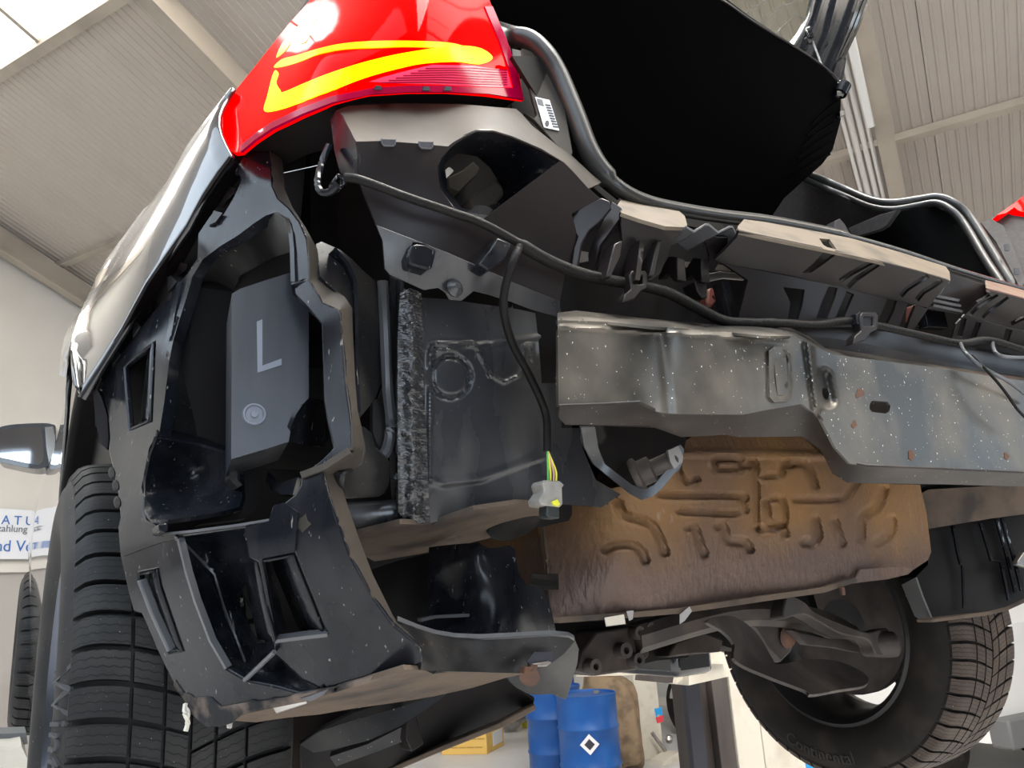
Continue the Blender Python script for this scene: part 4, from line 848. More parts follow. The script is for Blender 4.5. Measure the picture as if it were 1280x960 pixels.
for (x, y, r) in ((1075, 491, 5), (1139, 569, 4), (1068, 530, 3), (1258, 570, 3)):
    sub('rust_spot', [(x+r*(1+.35*math.sin(3*a+x))*math.cos(a), y+r*1.4*(1+.3*math.cos(2*a+y))*math.sin(a)) for a in [k*.57 for k in range(11)]], lambda a, b: BF(a, b)-.0006, M_RUST, bma, th=.0004, step=3, bevel=0)
# crash box bracket and towing bolt
part('tow_bracket', [(726, 534), (744, 534), (748, 560), (756, 580), (790, 606), (806, 612), (818, 606), (843, 575), (836, 563), (851, 556), (855, 563), (853, 580), (826, 612), (815, 621), (802, 625), (786, 616), (742, 580), (730, 558)], [(726, 534, .10), (800, 620, .10), (855, 562, .07), (748, 560, .12)], M_EDC, th=.003, step=7)
part('tow_bracket_back', [(740, 525), (860, 535), (852, 580), (826, 612), (802, 622), (752, 580)], .135, M_DARK, th=.004, step=16)
lathe('towing_nut', [(0, 0), (.018, 0), (.020, .003), (.020, .007), (.015, .009), (.015, .022), (.010, .024), (.0095, .052), (.006, .054), (0, .052)], M_ARM, car, at(792, 596, .115), seg=24, direction=(.62, -.72, .32))
part('tow_bracket_tip', [(835, 563), (851, 556), (855, 562), (853, 578), (843, 586), (838, 578)], .072, M_STEEL, th=.003, step=5)

# ---- rear carrier bar across the back
# prongs beside the corner carrier
part('carrier_prong', [(752, 247), (762, 251), (764, 260), (750, 276), (737, 287), (727, 305), (722, 334), (714, 334), (717, 310), (722, 296), (715, 284), (712, 270), (730, 258)], [(752, 247, .02), (764, 260, .015), (722, 334, .035), (712, 270, .045)], M_CARR, th=.006, step=6)
part('carrier_prong', [(765, 252), (777, 260), (776, 271), (762, 290), (750, 306), (744, 330), (736, 345), (735, 318), (742, 300), (752, 280)], [(765, 252, .03), (777, 260, .02), (750, 306, .03), (736, 345, .05)], M_CARR, th=.006, step=6)
part('silver_tab', [(699, 292), (704, 288), (711, 289), (716, 312), (700, 317)], .075, M_STEEL, th=.003, step=6)
part('silver_tab', [(712, 270), (722, 272), (728, 280), (724, 287), (716, 280)], .07, M_STEEL, th=.003, step=5)
part('foil_patch', [(690, 313), (716, 312), (740, 316), (748, 304), (746, 324), (715, 330), (692, 326)], .085, M_STEEL, th=.003, step=6)
# block
bl = part('carrier_block', [(777, 266), (800, 274), (832, 283), (856, 284), (852, 292), (840, 303), (838, 312), (826, 342), (815, 352), (800, 350), (760, 345), (766, 320), (778, 300), (776, 282)], [(777, 266, .012), (856, 284, .005), (840, 303, .018), (778, 302, .028), (826, 342, .03), (760, 345, .05)], M_CARR, th=.006, step=8)
sub('block_top', [(776, 250), (790, 250), (818, 256), (848, 263), (856, 270), (859, 281), (856, 284), (832, 283), (800, 274), (777, 266), (772, 256)], [(776, 250, .07), (818, 256, .07), (852, 266, .06), (857, 284, .005), (800, 274, .010), (775, 262, .02)], M_LEDGE2, bl, th=.004, step=7)
for xs_ in ([(768, 305), (778, 300), (776, 320), (764, 346), (758, 346)], [(800, 300), (806, 300), (800, 350), (794, 350)], [(822, 300), (828, 300), (818, 345), (812, 345)]):
    sub('block_rib', xs_, .014, M_CARR, bl, ext=(0, .02, 0), step=10)
# zigzag rib strip
zz = [(858, 284), (868, 290), (882, 281), (886, 281), (898, 291), (912, 284), (916, 284), (922, 296)]
part('zigzag_rib', [(x, y-2) for x, y in zz]+[(x, y+1) for x, y in reversed(zz)], .0, M_SEAM, ext=(0, .05, 0), step=6, bevel=.0004)
part('zigzag_strut', [(922, 296), (905, 318), (893, 340), (884, 340), (886, 320), (880, 300), (868, 293), (882, 290), (898, 296)], [(922, 296, .005), (884, 340, .05), (868, 293, .03)], M_CARR, th=.005, step=7)
for (x, y) in ((838, 332), (868, 334)):
    part('rib_tab', [(x-14, y+6), (x-2, y-12), (x+8, y-11), (x+9, y+18), (x+4, y+20), (x-4, y+10), (x-16, y+18)], [(x-14, y+6, .06), (x+8, y-11, .03), (x+8, y+18, .03), (x-16, y+18, .07)], M_CARR, th=.012, step=7)
part('rib_tab', [(868, 352), (880, 348), (884, 358), (884, 372), (878, 373), (872, 364)], .035, M_CARR, ext=(0, .02, 0), step=6)
part('trim_strip', [(846, 326), (890, 330), (950, 335), (947, 341), (890, 337), (848, 333)], .075, M_LEDGE, th=.004, step=12)
part('silver_edge', [(884, 342), (900, 339), (938, 343), (930, 350), (905, 348), (884, 352)], .08, M_STEEL, th=.004, step=8)
for x, y in ((890, 371), (1148, 391)):
    part('red_clip', [(x-5, y-10), (x+2, y-12), (x+4, y-4), (x+6, y+6), (x+1, y+12), (x-6, y+10)], .07, M_ORANGE, ext=(0, .015, 0), step=5, bevel=.003)
part('dark_strut', [(902, 352), (912, 352), (924, 400), (912, 400)], .06, M_PLAS, ext=(0, .015, 0), step=14)
part('dark_strut', [(1154, 382), (1166, 388), (1180, 384), (1186, 410), (1160, 408)], .06, M_PLAS, ext=(0, .015, 0), step=10)

def strip(pl, wd):
    """closed band round an open pixel line"""
    L, R = [], []
    for i, p in enumerate(pl):
        a, b = pl[max(i-1, 0)], pl[min(i+1, len(pl)-1)]
        dx, dy = b[0]-a[0], b[1]-a[1]; n = math.hypot(dx, dy); L.append((p[0]-dy/n*wd, p[1]+dx/n*wd)); R.append((p[0]+dy/n*wd, p[1]-dx/n*wd))
    return L+list(reversed(R))
def bar_fold(x): return np.interp(x, [915, 960, 1047, 1100, 1187, 1240, 1300], [288, 297, 315, 327, 350, 362, 386])
def bar_crease(x): return np.interp(x, [915, 960, 1035, 1090, 1160, 1240, 1300], [331, 340, 355, 369, 386, 406, 420])
# slanted face and lower face of the bar with through slots
S_ = [[(1027, 299), (1036, 300), (1047, 317), (1030, 330), (1014, 341), (1003, 341), (1018, 328), (1030, 314)],
      strip([(1091, 327), (1080, 333), (1062, 343), (1050, 351)], 3.1), strip([(1098, 330), (1086, 338), (1070, 349), (1060, 359)], 3.1),
      strip([(1160, 345), (1148, 352), (1134, 361), (1126, 370)], 3.1), strip([(1177, 350), (1166, 358), (1154, 365), (1146, 375)], 3.2)]
barA = part('carrier_bar', [(921, 297), (924, 289), (960, 297), (1047, 315), (1100, 327), (1150, 340), (1187, 351), (1180, 360), (1160, 385), (1130, 378), (1090, 369), (1035, 355), (960, 340), (905, 330), (893, 325), (905, 314)], [(924, 289, -.012), (1047, 315, -.020), (1187, 351, -.028), (1160, 386, .012), (1035, 355, .016), (905, 330, .022)], M_CARR, holes=S_, th=.004, step=8)
sub('bar_top', [(922, 283), (930, 274), (960, 278), (1010, 287), (1065, 298), (1125, 315), (1182, 333), (1187, 340), (1188, 351), (1150, 340), (1100, 327), (1047, 315), (960, 297), (924, 289)], [(930, 274, .06), (1065, 298, .055), (1182, 333, .05), (924, 289, -.012), (1047, 315, -.020), (1188, 351, -.028)], M_LEDGE2, barA, th=.004, step=9, holes=[[(1024, 298), (1037, 299), (1046, 312), (1034, 309), (1029, 306)]])
sub('bar_lower_face', [(905, 330), (960, 340), (1035, 355), (1090, 369), (1130, 378), (1160, 386), (1140, 415), (1090, 408), (1020, 410), (960, 404), (922, 402), (935, 350)], [(905, 330, .022), (1035, 355, .016), (1160, 386, .012), (1140, 415, .03), (1020, 410, .032), (922, 402, .04)], M_CARR, barA, holes=[[(979, 359), (1006, 362), (1003, 382), (998, 399), (985, 398), (988, 378)], [(1036, 358), (1047, 360), (1044, 372), (1034, 398), (1020, 398), (1028, 375)], strip([(1063, 366), (1058, 378), (1049, 399)], 5), [(1110, 372), (1122, 374), (1118, 388), (1110, 404), (1096, 404), (1104, 386)], strip([(1140, 380), (1135, 392), (1129, 409)], 5)], th=.004, step=8)
barB = part('carrier_bar', [(1234, 362), (1262, 369), (1400, 407), (1400, 441), (1250, 406), (1215, 397), (1207, 393), (1222, 378), (1238, 370)], [(1234, 362, -.028), (1400, 407, -.032), (1400, 441, .006), (1207, 393, .012)], M_CARR, holes=[strip([(1247, 368), (1236, 375), (1222, 384), (1214, 392)], 2.2), strip([(1260, 371), (1250, 379), (1237, 388), (1228, 397)], 2.2), strip([(1292, 392), (1278, 398), (1264, 405)], 2.6)], th=.004, step=7)
sub('bar_top', [(1232, 350), (1260, 357), (1400, 397), (1400, 407), (1262, 369), (1234, 362)], [(1232, 350, .045), (1400, 397, .04), (1234, 362, -.028), (1400, 407, -.032)], M_LEDGE2, barB, th=.004, step=9)
sub('bar_lower_face', [(1207, 393), (1250, 406), (1400, 441), (1400, 461), (1220, 428), (1190, 424), (1196, 405)], [(1207, 393, .012), (1400, 441, .006), (1400, 461, .025), (1190, 424, .03)], M_CARR, barB, th=.004, step=8, holes=[strip([(1206, 398), (1200, 420)], 3.5), strip([(1224, 403), (1216, 424)], 3.5), strip([(1262, 412), (1256, 430)], 4)])
sub('bar_recess', [(1182, 340), (1234, 356), (1236, 366), (1222, 378), (1205, 392), (1160, 386), (1180, 360)], [(1182, 340, .04), (1234, 356, .035), (1160, 386, .045), (1205, 392, .04)], M_CARR, barA, th=.004, step=10)
for k in range(3):
    sub('recess_rib', [(1160+k*4, 366+k*7), (1200+k*2, 374+k*7), (1199+k*2, 377+k*7), (1158+k*4, 369+k*7)], .03, M_SEAM, barA, ext=(0, .008, 0), step=10, bevel=0)
part('lower_carrier_strip', [(905, 400), (1010, 410), (1040, 412), (1100, 414), (1400, 466), (1400, 492), (1150, 455), (1040, 440), (1010, 420), (985, 409), (900, 408)], [(905, 400, .055), (1400, 466, .05), (1400, 492, .055), (1010, 420, .06)], M_CARR, th=.004, step=16)

# ---- seal, sill and boot
seal = pxtube('boot_seal', [(600, 30, .24), (625, 40, .18), (642, 46, .13), (662, 50, .11), (682, 68, .10), (697, 92, .095), (710, 122, .09), (722, 152, .085), (735, 186, .08), (752, 214, .075), (778, 238, .07), (810, 253, .07), (850, 262, .072), (900, 270, .074), (960, 277, .074), (1020, 288, .072), (1070, 299, .070), (1130, 316, .068), (1190, 336, .066), (1250, 354, .064), (1310, 371, .062), (1345, 383, .07), (1368, 385, .10)], [.0125]*9+[.009]*6+[.0055]*6, M_RUB, car, seg=12)
pxtube('seal_lip', [(640, 54, .14), (664, 62, .125), (684, 84, .115), (698, 112, .11), (710, 146, .105), (720, 180, .10), (732, 204, .095), (752, 226, .09), (775, 245, .088)], .006, M_DARK, car, seg=8)
part('boot_sill', [(640, 70), (690, 70), (720, 140), (740, 200), (790, 246), (850, 265), (960, 281), (1060, 300), (1190, 340), (1390, 398), (1390, 412), (1180, 355), (960, 300), (780, 268), (720, 215), (690, 150)], .10, M_DARK, th=.006, step=24, bevel=0)
rs = pxtube('boot_seal', [(985, 205, .50), (1010, 218, .47), (1035, 228, .43), (1060, 239, .40), (1090, 251, .35), (1116, 254, .31), (1147, 250, .27), (1172, 247, .235), (1192, 254, .21), (1212, 272, .19), (1240, 316, .155), (1264, 356, .125), (1290, 400, .10)], .010, M_RUB, car, seg=12)
pxtube('seal_lip', [(985, 214, .50), (1010, 226, .47), (1035, 237, .43), (1060, 247, .40), (1090, 259, .35), (1116, 262, .31), (1147, 257, .27), (1170, 254, .235), (1188, 262, .21), (1205, 280, .19), (1230, 322, .155), (1252, 356, .125), (1275, 400, .10)], .008, M_RUB, car, seg=10)
part('boot_side_trim', [(940, 275), (975, 246), (1005, 226), (1040, 240), (1090, 262), (1116, 266), (1147, 261), (1170, 258), (1186, 266), (1202, 284), (1226, 322), (1250, 358), (1270, 395), (1150, 350), (1050, 315), (960, 300)], [(940, 275, .75), (1005, 226, .48), (1090, 262, .36), (1170, 258, .26), (1250, 358, .15), (1150, 345, .33), (1050, 315, .50)], M_TRIM, th=.01, step=16)
part('boot_side_pocket', [(1068, 298), (1105, 282), (1124, 264), (1147, 260), (1170, 258), (1186, 266), (1202, 284), (1226, 322), (1248, 356), (1262, 385), (1150, 350), (1070, 312)], [(1068, 298, .42), (1124, 264, .285), (1170, 258, .245), (1250, 358, .135), (1150, 345, .30), (1070, 312, .44)], M_FELT, th=.004, step=16)
part('trim_rail', [(1060, 285), (1100, 268), (1122, 262), (1108, 282), (1100, 287), (1066, 297)], [(1060, 285, .40), (1122, 262, .27), (1066, 297, .39)], M_TRIM, th=.01, step=9)
part('boot_hook', [(1043, 292), (1044, 276), (1050, 273), (1056, 280), (1065, 296), (1060, 297)], .28, M_TRIM, ext=(0, .02, 0), step=6)
# right rear corner beyond the boot
part('right_quarter_corner', [(1226, 278), (1250, 268), (1272, 258), (1300, 268), (1345, 286), (1400, 292), (1410, 330), (1375, 385), (1275, 366), (1258, 330), (1240, 300)], [(1226, 278, .24), (1272, 258, .20), (1300, 268, .17), (1375, 385, .08), (1410, 320, .08), (1275, 366, .12)], M_TRIM, th=.008, step=10)
part('tail_light', [(1246, 269), (1262, 258), (1272, 251), (1330, 205), (1400, 200), (1412, 285), (1340, 286), (1300, 272), (1273, 263), (1268, 259), (1258, 266)], [(1246, 269, .20), (1272, 251, .19), (1400, 200, .08), (1412, 285, .07), (1300, 272, .16)], M_RED, th=.03, step=8)
part('right_corner_ledge', [(1226, 278), (1238, 273), (1254, 282), (1268, 312), (1282, 350), (1276, 362), (1260, 330), (1245, 302)], [(1226, 278, .225), (1254, 282, .185), (1282, 350, .095), (1245, 302, .19)], M_TRIM, th=.006, step=8)
for x, y in ((1259, 309), (1271, 339)):
    part('corner_slot', [(x-2, y-4), (x+3, y-4), (x+4, y+4), (x-1, y+4)], .12 if y < 320 else .09, M_SEAM, ext=(0, .004, 0), step=4, bevel=0)

# ---- parcel shelf hung under the open tailgate
SF = tps([(1050, 110, .33), (1051, 150, .37), (1010, 221, .46), (961, 274, .60), (901, 0, .22), (995, 60, .29), (600, -80, .16), (640, 40, .42), (750, 270, .75)])
sh = part('parcel_shelf', [(560, -60), (700, -80), (800, -45), (901, 0), (942, 28), (995, 60), (1032, 86), (1047, 102), (1051, 125), (1051, 150), (1041, 187), (1028, 205), (1010, 221), (980, 248), (961, 276), (900, 285), (780, 270), (700, 200), (640, 80)], SF, M_FELT, th=.015, step=20, bevel=.003)
pxtube('shelf_edge', [(760, -62, .19), (860, -18, .21), (901, -1, .22), (942, 27, .248), (995, 59, .288), (1032, 85, .315), (1047, 101, .328), (1051, 124, .34)], .0022, M_RUB, sh, seg=6)
lathe('shelf_pin', [(.010, -.012), (.016, -.012), (.016, .014), (.010, .014)], M_PLAS, sh, at(1052, 112, .325), seg=16, direction=(.4, -.3, .8), closed=True)
sub('shelf_pin_arm', [(1046, 108), (1060, 112), (1058, 120), (1046, 121)], .33, M_PLAS, sh, ext=(0, .012, 0), step=5)
sub('shelf_tab', [(1050, 139), (1056, 136), (1056, 144), (1050, 147)], .35, M_PLAS, sh, ext=(0, .01, 0), step=4)
for k in range(6):
    sub('shelf_ridge', strip([(985+k*6, 226-k*14), (1005+k*6, 212-k*15), (1038+k*2, 192-k*13)], 1.5), lambda x, y: SF(x, y)-.003, M_FELT, sh, th=.003, step=8, bevel=0)
# tailgate: glass, frame, strut cord
TG = tps([(880, -60, .42), (1030, -60, .46), (1085, 0, .50), (1050, 95, .58), (940, 40, .52)])
tg = part('tailgate', [(1029, -60), (1105, -60), (1086, 0), (1073, 33), (1057, 70), (1058, 74), (1054, 98), (1040, 110), (1000, 75), (990, 58), (1004, 40), (1014, 22), (1019, 0)], TG, M_PAINT, th=.02, step=12, bevel=.003)
sub('tailgate_glass', [(840, -60), (1026, -60), (1016, 0), (1011, 20), (1000, 42), (990, 58), (970, 75), (900, 40), (830, -10)], lambda x, y: TG(x, y)+.006, M_GLASS, tg, th=.004, step=20, bevel=0)
sub('glass_border', strip([(1027, -50), (1019, -5), (1014, 18), (1004, 39), (992, 58)], 1.1), lambda x, y: TG(x, y)-.004, M_SEAM, tg, th=.004, step=8, bevel=0)
for k in range(3):
    sub('heater_line', strip([(915+k*26, 28+k*8), (965+k*14, -5+k*12), (1018, -40+k*34)], .35), lambda x, y: TG(x, y)+.003, M_SEAM, tg, th=.0006, step=10, bevel=0)
for pl in ([(1040, -40), (1030, 0), (1022, 28), (1008, 62)], [(1060, -40), (1048, 0), (1038, 40), (1022, 75)], [(1084, -40), (1070, 5), (1055, 45), (1036, 90)]):
    sub('frame_rib', strip(pl, 2.2), lambda x, y: TG(x, y)-.010, M_PLAS, tg, th=.012, step=10)
sub('frame_edge', strip([(1098, -40), (1086, 0), (1073, 34), (1055, 72)], 1.4), lambda x, y: TG(x, y)-.012, M_CHROME, tg, th=.012, step=8)
sub('frame_cap', [(1046, 78), (1054, 73), (1057, 76), (1050, 98), (1040, 100)], .56, M_PLAS, tg, ext=(0, .03, 0), step=6)
lathe('cord_eye', [(.009, -.005), (.016, -.005), (.016, .005), (.009, .005)], M_PLAS, tg, at(1012, 41, .47), seg=20, direction=(.5, -.8, .2), closed=True)
sub('cord_eye_tail', [(1008, 46), (1017, 46), (1019, 53), (1011, 54)], .47, M_PLAS, tg, ext=(0, .008, 0), step=4)
pxtube('shelf_cord', [(1016, 52, .47), (1022, 68, .42), (1028, 84, .33)], .0025, M_SEAM, tg, seg=6)

# ---- silencer with pressed heat shield
MF = tps([(690, 650, .33), (690, 765, .30), (760, 640, .27), (860, 545, .27), (1050, 545, .27), (1150, 600, .29), (1165, 640, .31), (1160, 695, .31), (1100, 720, .285), (950, 600, .25), (900, 740, .27), (780, 760, .265), (780, 700, .25), (1050, 680, .255), (860, 690, .245)])
g = []
def gr(pts, wd=5.0, dp=.010): g.append(([tuple(q) for q in catmull(pts, 4, False)] if len(pts) > 2 else pts, wd+3.0, dp*.8, wd-2.5))
rr_ = lambda x0, y0, x1, y1: [(x0, y0), (x1, y0), (x1, y1), (x0, y1), (x0, y0)]
gr([(845, 582), (850, 598), (862, 606), (870, 600)], 5); gr([(893, 577), (897, 574), (922, 574), (926, 580), (924, 588), (897, 588), (893, 583)], 4.5)
gr([(935, 584), (938, 578), (943, 580), (944, 600), (944, 660)], 4.5); gr([(955, 597), (975, 595), (978, 585), (983, 578), (987, 583)], 5, .010)
gr([(995, 580), (1006, 582), (1014, 595), (1018, 610)], 5); gr([(826, 620), (850, 621), (925, 621), (928, 630), (926, 642), (850, 640)], 5)
gr([(772, 630), (780, 645), (800, 651), (815, 658), (824, 675), (830, 690)], 6); gr([(757, 688), (770, 682), (790, 682), (802, 690), (806, 700)], 5)
gr([(860, 660), (868, 660), (874, 678), (880, 692)], 5); gr([(897, 658), (904, 658), (910, 675), (930, 678), (937, 686)], 5); gr([(995, 626), (1050, 625), (1062, 615), (1072, 600)], 5)
gr([(958, 627), (960, 650), (978, 656), (980, 640), (976, 625), (965, 624)], 4.5); gr([(1075, 672), (1076, 648), (1085, 640), (1097, 632), (1104, 612)], 6); gr([(1095, 678), (1105, 672), (1113, 664), (1114, 650)], 6)
gr([(1018, 650), (1022, 668), (1018, 678), (1005, 678)], 5.5); gr([(1043, 652), (1048, 668), (1052, 680)], 5); gr([(950, 662), (975, 660), (980, 668)], 6)
gr([(700, 566), (1050, 570)], 4, -.006)
muf = part('silencer', [(672, 660), (690, 630), (740, 615), (820, 600), (840, 560), (870, 543), (1000, 543), (1060, 600), (1080, 604), (1150, 606), (1158, 640), (1164, 690), (1160, 700), (1142, 712), (1110, 720), (1070, 724), (1030, 738), (960, 748), (900, 757), (850, 764), (780, 770), (700, 775), (690, 765), (682, 720)], MF, M_MUFF, ext=(0, .16, .0), step=2.8, relief=g, bevel=.004, auto=50)
sub('shield_flange', [(845, 568), (860, 558), (890, 546), (920, 552), (940, 560), (1010, 548), (1042, 575), (1050, 592), (1000, 572), (940, 568), (900, 566), (850, 572)], [(845, 568, .262), (890, 546, .30), (1010, 548, .30), (1050, 592, .26), (940, 566, .255)], M_MUFF, muf, th=.003, step=8)
sub('shield_fold', [(1070, 722), (1075, 712), (1130, 708), (1142, 712), (1135, 718), (1110, 724), (1060, 730)], .262, M_MUFF, muf, th=.003, step=7)
sub('lower_seam', [(690, 772), (780, 766), (850, 760), (900, 753), (960, 744), (1030, 734), (1070, 722), (1072, 727), (1030, 741), (960, 751), (900, 760), (850, 767), (780, 773), (700, 779)], .255, M_BROWN, muf, ext=(0, .03, 0), step=10)
pxtube('exhaust_stub', [(664, 725, .30), (682, 727, .29), (698, 727, .28)], .010, M_DARK, car)
pxtube('shield_strip', [(678, 650, .325), (683, 700, .31), (687, 760, .30)], .004, M_BROWN, car, flat=.5)
sub('paper_tag', [(756, 772), (780, 768), (782, 780), (758, 783)], .25, M_CREAM, muf, th=.001, step=8, bevel=0)
for pts in ([(783, 764), (792, 763), (791, 774), (787, 776)], [(850, 768), (862, 758), (865, 764), (856, 776), (850, 780)]):
    sub('foil_tag', pts, .25, mat('crumpled_foil', (.38, .36, .35), .4, metal=.4) if pts[0][0] == 783 else bpy.data.materials['crumpled_foil'], muf, th=.001, step=5, bevel=0)
sub('foil_tag', [(1052, 734), (1056, 734), (1057, 744), (1053, 744)], .25, M_RUST, muf, ext=(0, .004, 0), step=4, bevel=0)
# right chassis rail and wheel-arch box
part('chassis_rail', [(1150, 618), (1160, 612), (1300, 604), (1300, 640), (1240, 648), (1161, 661), (1155, 640)], [(1150, 618, .33), (1300, 604, .24), (1300, 640, .26), (1161, 661, .33)], M_BROWN, th=.05, step=14, bevel=.006)
rb = part('arch_box', [(1161, 661), (1240, 648), (1300, 638), (1300, 742), (1280, 748), (1258, 758), (1230, 765), (1164, 774), (1150, 740), (1144, 722), (1160, 706)], [(1161, 661, .36), (1300, 638, .28), (1300, 745, .28), (1164, 774, .34), (1144, 722, .36), (1230, 700, .32)], M_DARK, ext=(.02, .05, 0), step=12, bevel=.004)
sub('box_flap', [(1127, 731), (1144, 722), (1152, 745), (1164, 774), (1150, 775), (1143, 770)], [(1127, 731, .40), (1144, 722, .355), (1164, 774, .335), (1145, 772, .37)], M_GREY, rb, th=.004, step=7)
for pl in ([(1192, 656), (1198, 690), (1202, 705)], [(1204, 706), (1206, 760)], [(1226, 652), (1240, 700), (1252, 702), (1262, 750)], [(1246, 648), (1258, 690), (1270, 740)], [(1253, 647), (1266, 690), (1278, 738)]):
    sub('box_rib', strip(pl, 1.6), tps([(1161, 661, .352), (1300, 638, .272), (1300, 745, .272), (1164, 774, .332), (1230, 700, .312)]), M_PLAS, rb, th=.004, step=8)
sub('box_dirt_edge', [(1164, 774), (1230, 765), (1258, 758), (1300, 738), (1300, 745), (1258, 764), (1230, 770), (1166, 778)], .31, M_BROWN, rb, ext=(0, .03, 0), step=10)
sub('box_clip', [(1272, 702), (1280, 690), (1290, 692), (1290, 712), (1272, 706)], .27, M_STEEL, rb, ext=(0, .01, 0), step=6)

# ---- left bumper bracket (large moulded plastic frame)
KF = tps([(125, 484, .43), (135, 560, .40), (150, 640, .305), (155, 720, .285), (190, 800, .275), (225, 880, .265), (215, 362, .33), (160, 430, .385), (247, 300, .275), (280, 266, .24), (335, 172, .240), (302, 197, .243), (320, 225, .215), (345, 264, .18), (386, 320, .115), (386, 350, .105), (402, 405, .085), (427, 420, .075), (440, 532, .06), (440, 562, .055), (402, 590, .07), (340, 630, .095), (240, 665, .165), (420, 645, .06), (447, 720, .065), (527, 812, .07), (505, 837, .085), (430, 862, .115), (340, 880, .165), (275, 906, .21), (200, 520, .28), (205, 450, .30), (300, 830, .17)])
OUT = [(335, 172), (339, 200), (341, 232), (348, 248), (362, 260), (375, 277), (384, 298), (387, 325), (386, 350), (364, 357), (365, 366), (385, 388), (402, 406), (425, 387), (428, 420), (432, 475), (440, 532), (441, 560), (418, 571), (375, 595), (375, 606), (368, 618), (355, 628), (340, 632), (336, 650), (205, 668), (197, 655), (181, 648), (178, 640), (180, 600), (186, 572), (194, 548), (197, 530), (203, 500), (208, 450), (213, 425), (222, 395), (230, 370), (236, 345), (250, 322), (272, 305), (295, 292), (315, 277), (330, 268), (345, 264), (357, 273), (363, 290), (365, 312), (366, 340)]
# one closed loop cannot hold the big opening: trace the frame as an outline with openings
OUTER = [(335, 172), (339, 200), (341, 232), (348, 248), (362, 260), (375, 277), (384, 298), (387, 325), (387, 350), (404, 378), (425, 387), (428, 420), (432, 475), (440, 532), (441, 560), (420, 577), (404, 588), (412, 620), (424, 655), (438, 695), (465, 745), (492, 782), (520, 806), (527, 814), (527, 828), (505, 837), (470, 847), (455, 852), (430, 861), (412, 862), (380, 872), (340, 880), (300, 886), (292, 900), (275, 906), (257, 906), (240, 890), (230, 872), (217, 855), (207, 835), (195, 810), (190, 797), (177, 768), (167, 765), (160, 740), (150, 695), (147, 660), (150, 647), (147, 617), (140, 582), (135, 562), (137, 547), (135, 520), (127, 490), (124, 484), (137, 465), (160, 430), (185, 397), (215, 362), (235, 340), (246, 325), (247, 292), (257, 277), (266, 264), (279, 267), (292, 245), (301, 225), (300, 220), (292, 216), (302, 197), (320, 181)]
H1 = [(364, 312), (366, 354), (368, 368), (385, 386), (401, 405), (404, 500), (408, 525), (416, 560), (402, 574), (376, 594), (375, 606), (368, 618), (355, 628), (340, 632), (336, 650), (205, 667), (198, 655), (183, 649), (179, 640), (181, 600), (187, 572), (195, 548), (198, 530), (204, 500), (209, 450), (214, 425), (223, 395), (231, 370), (237, 345), (251, 323), (272, 306), (295, 293), (315, 278), (330, 269), (345, 265), (356, 273), (362, 290)]
HW = [(155, 458), (172, 443), (194, 427), (192, 480), (190, 526), (161, 538), (158, 500)]
HS = [(172, 716), (198, 711), (203, 735), (215, 770), (230, 813), (211, 816), (190, 770), (173, 728)]
HP = [(222, 672), (262, 666), (305, 660), (311, 698), (322, 703), (330, 745), (341, 803), (343, 818), (378, 850), (402, 861), (375, 866), (345, 858), (307, 850), (283, 836), (262, 800), (243, 750)]
HR = [(326, 699), (368, 691), (375, 710), (392, 752), (408, 793), (346, 801), (336, 755)]
bk = part('bumper_bracket', OUTER, KF, M_PLAS, holes=[H1, HW, HS, HP, HR], th=.007, step=9, bevel=.0022, auto=55)
def kf(d): return lambda x, y: KF(x, y)+d
def rim(name, poly, d, mt=M_PLAS, shrink=.0, close=True):
    """side wall running back from an opening's edge"""
    pp = dens([tuple(p) for p in poly], 9); n = len(pp); bm = bmesh.new()
    cx = sum(p[0] for p in pp)/n; cy = sum(p[1] for p in pp)/n
    A = [bm.verts.new(Vector(at(x, y, KF(x, y)+.003))) for x, y in pp]
    B = [bm.verts.new(a.co+Vector((0, d, 0))+(Vector(at(cx, cy, KF(cx, cy)))-a.co)*shrink) for a in A]
    for i in range(n if close else n-1): bm.faces.new((A[i], A[(i+1) % n], B[(i+1) % n], B[i]))
    bmesh.ops.recalc_face_normals(bm, faces=bm.faces)
    o = from_bm(name, bm, mt, bk, auto=math.radians(45)); s_ = o.modifiers.new('t', 'SOLIDIFY'); s_.thickness = .003; return o
rim('window_wall', HW, .05); rim('slit_wall', HS, .05); rim('opening_wall', HR, .06)
FOLD = np.array([(OUTER[i][0]*(1-t)+OUTER[i+1][0]*t, OUTER[i][1]*(1-t)+OUTER[i+1][1]*t) for i in range(23) for t in np.arange(0, 1, .1)])
def foldf(x, y):
    x, y = np.asarray(x, float), np.asarray(y, float)
    d = np.sqrt(((x[..., None]-FOLD[:, 0])**2+(y[..., None]-FOLD[:, 1])**2).min(-1))
    return KF(x, y)+.0016*np.minimum(d, 20)
# inner flange along the right-hand edge, turned away from the face
sub('bracket_flange', [(335, 172), (350, 184), (354, 210), (356, 237), (366, 260), (383, 286), (397, 312), (400, 337), (405, 350), (418, 362), (431, 371), (440, 385), (441, 412), (444, 475), (447, 512), (452, 534), (456, 557), (452, 577), (443, 586), (430, 592), (427, 607), (434, 630), (447, 668), (466, 718), (495, 777), (515, 795), (526, 811), (520, 806), (492, 782), (465, 745), (438, 695), (424, 655), (412, 620), (404, 588), (420, 577), (441, 560), (440, 532), (432, 475), (428, 420), (425, 387), (404, 378), (387, 350), (387, 325), (384, 298), (375, 277), (362, 260), (348, 248), (341, 232), (339, 200)],
    foldf, M_LEDGE, bk, th=.004, step=5, bevel=.0008)
# nose below the arch
sub('bracket_nose', [(364, 356), (387, 350), (404, 378), (424, 387), (404, 406), (385, 388), (366, 368)], [(364, 356, .115), (387, 350, .105), (404, 378, .10), (424, 387, .085), (404, 406, .085), (385, 388, .13), (366, 368, .13)], M_PLAS, bk, th=.003, step=6)
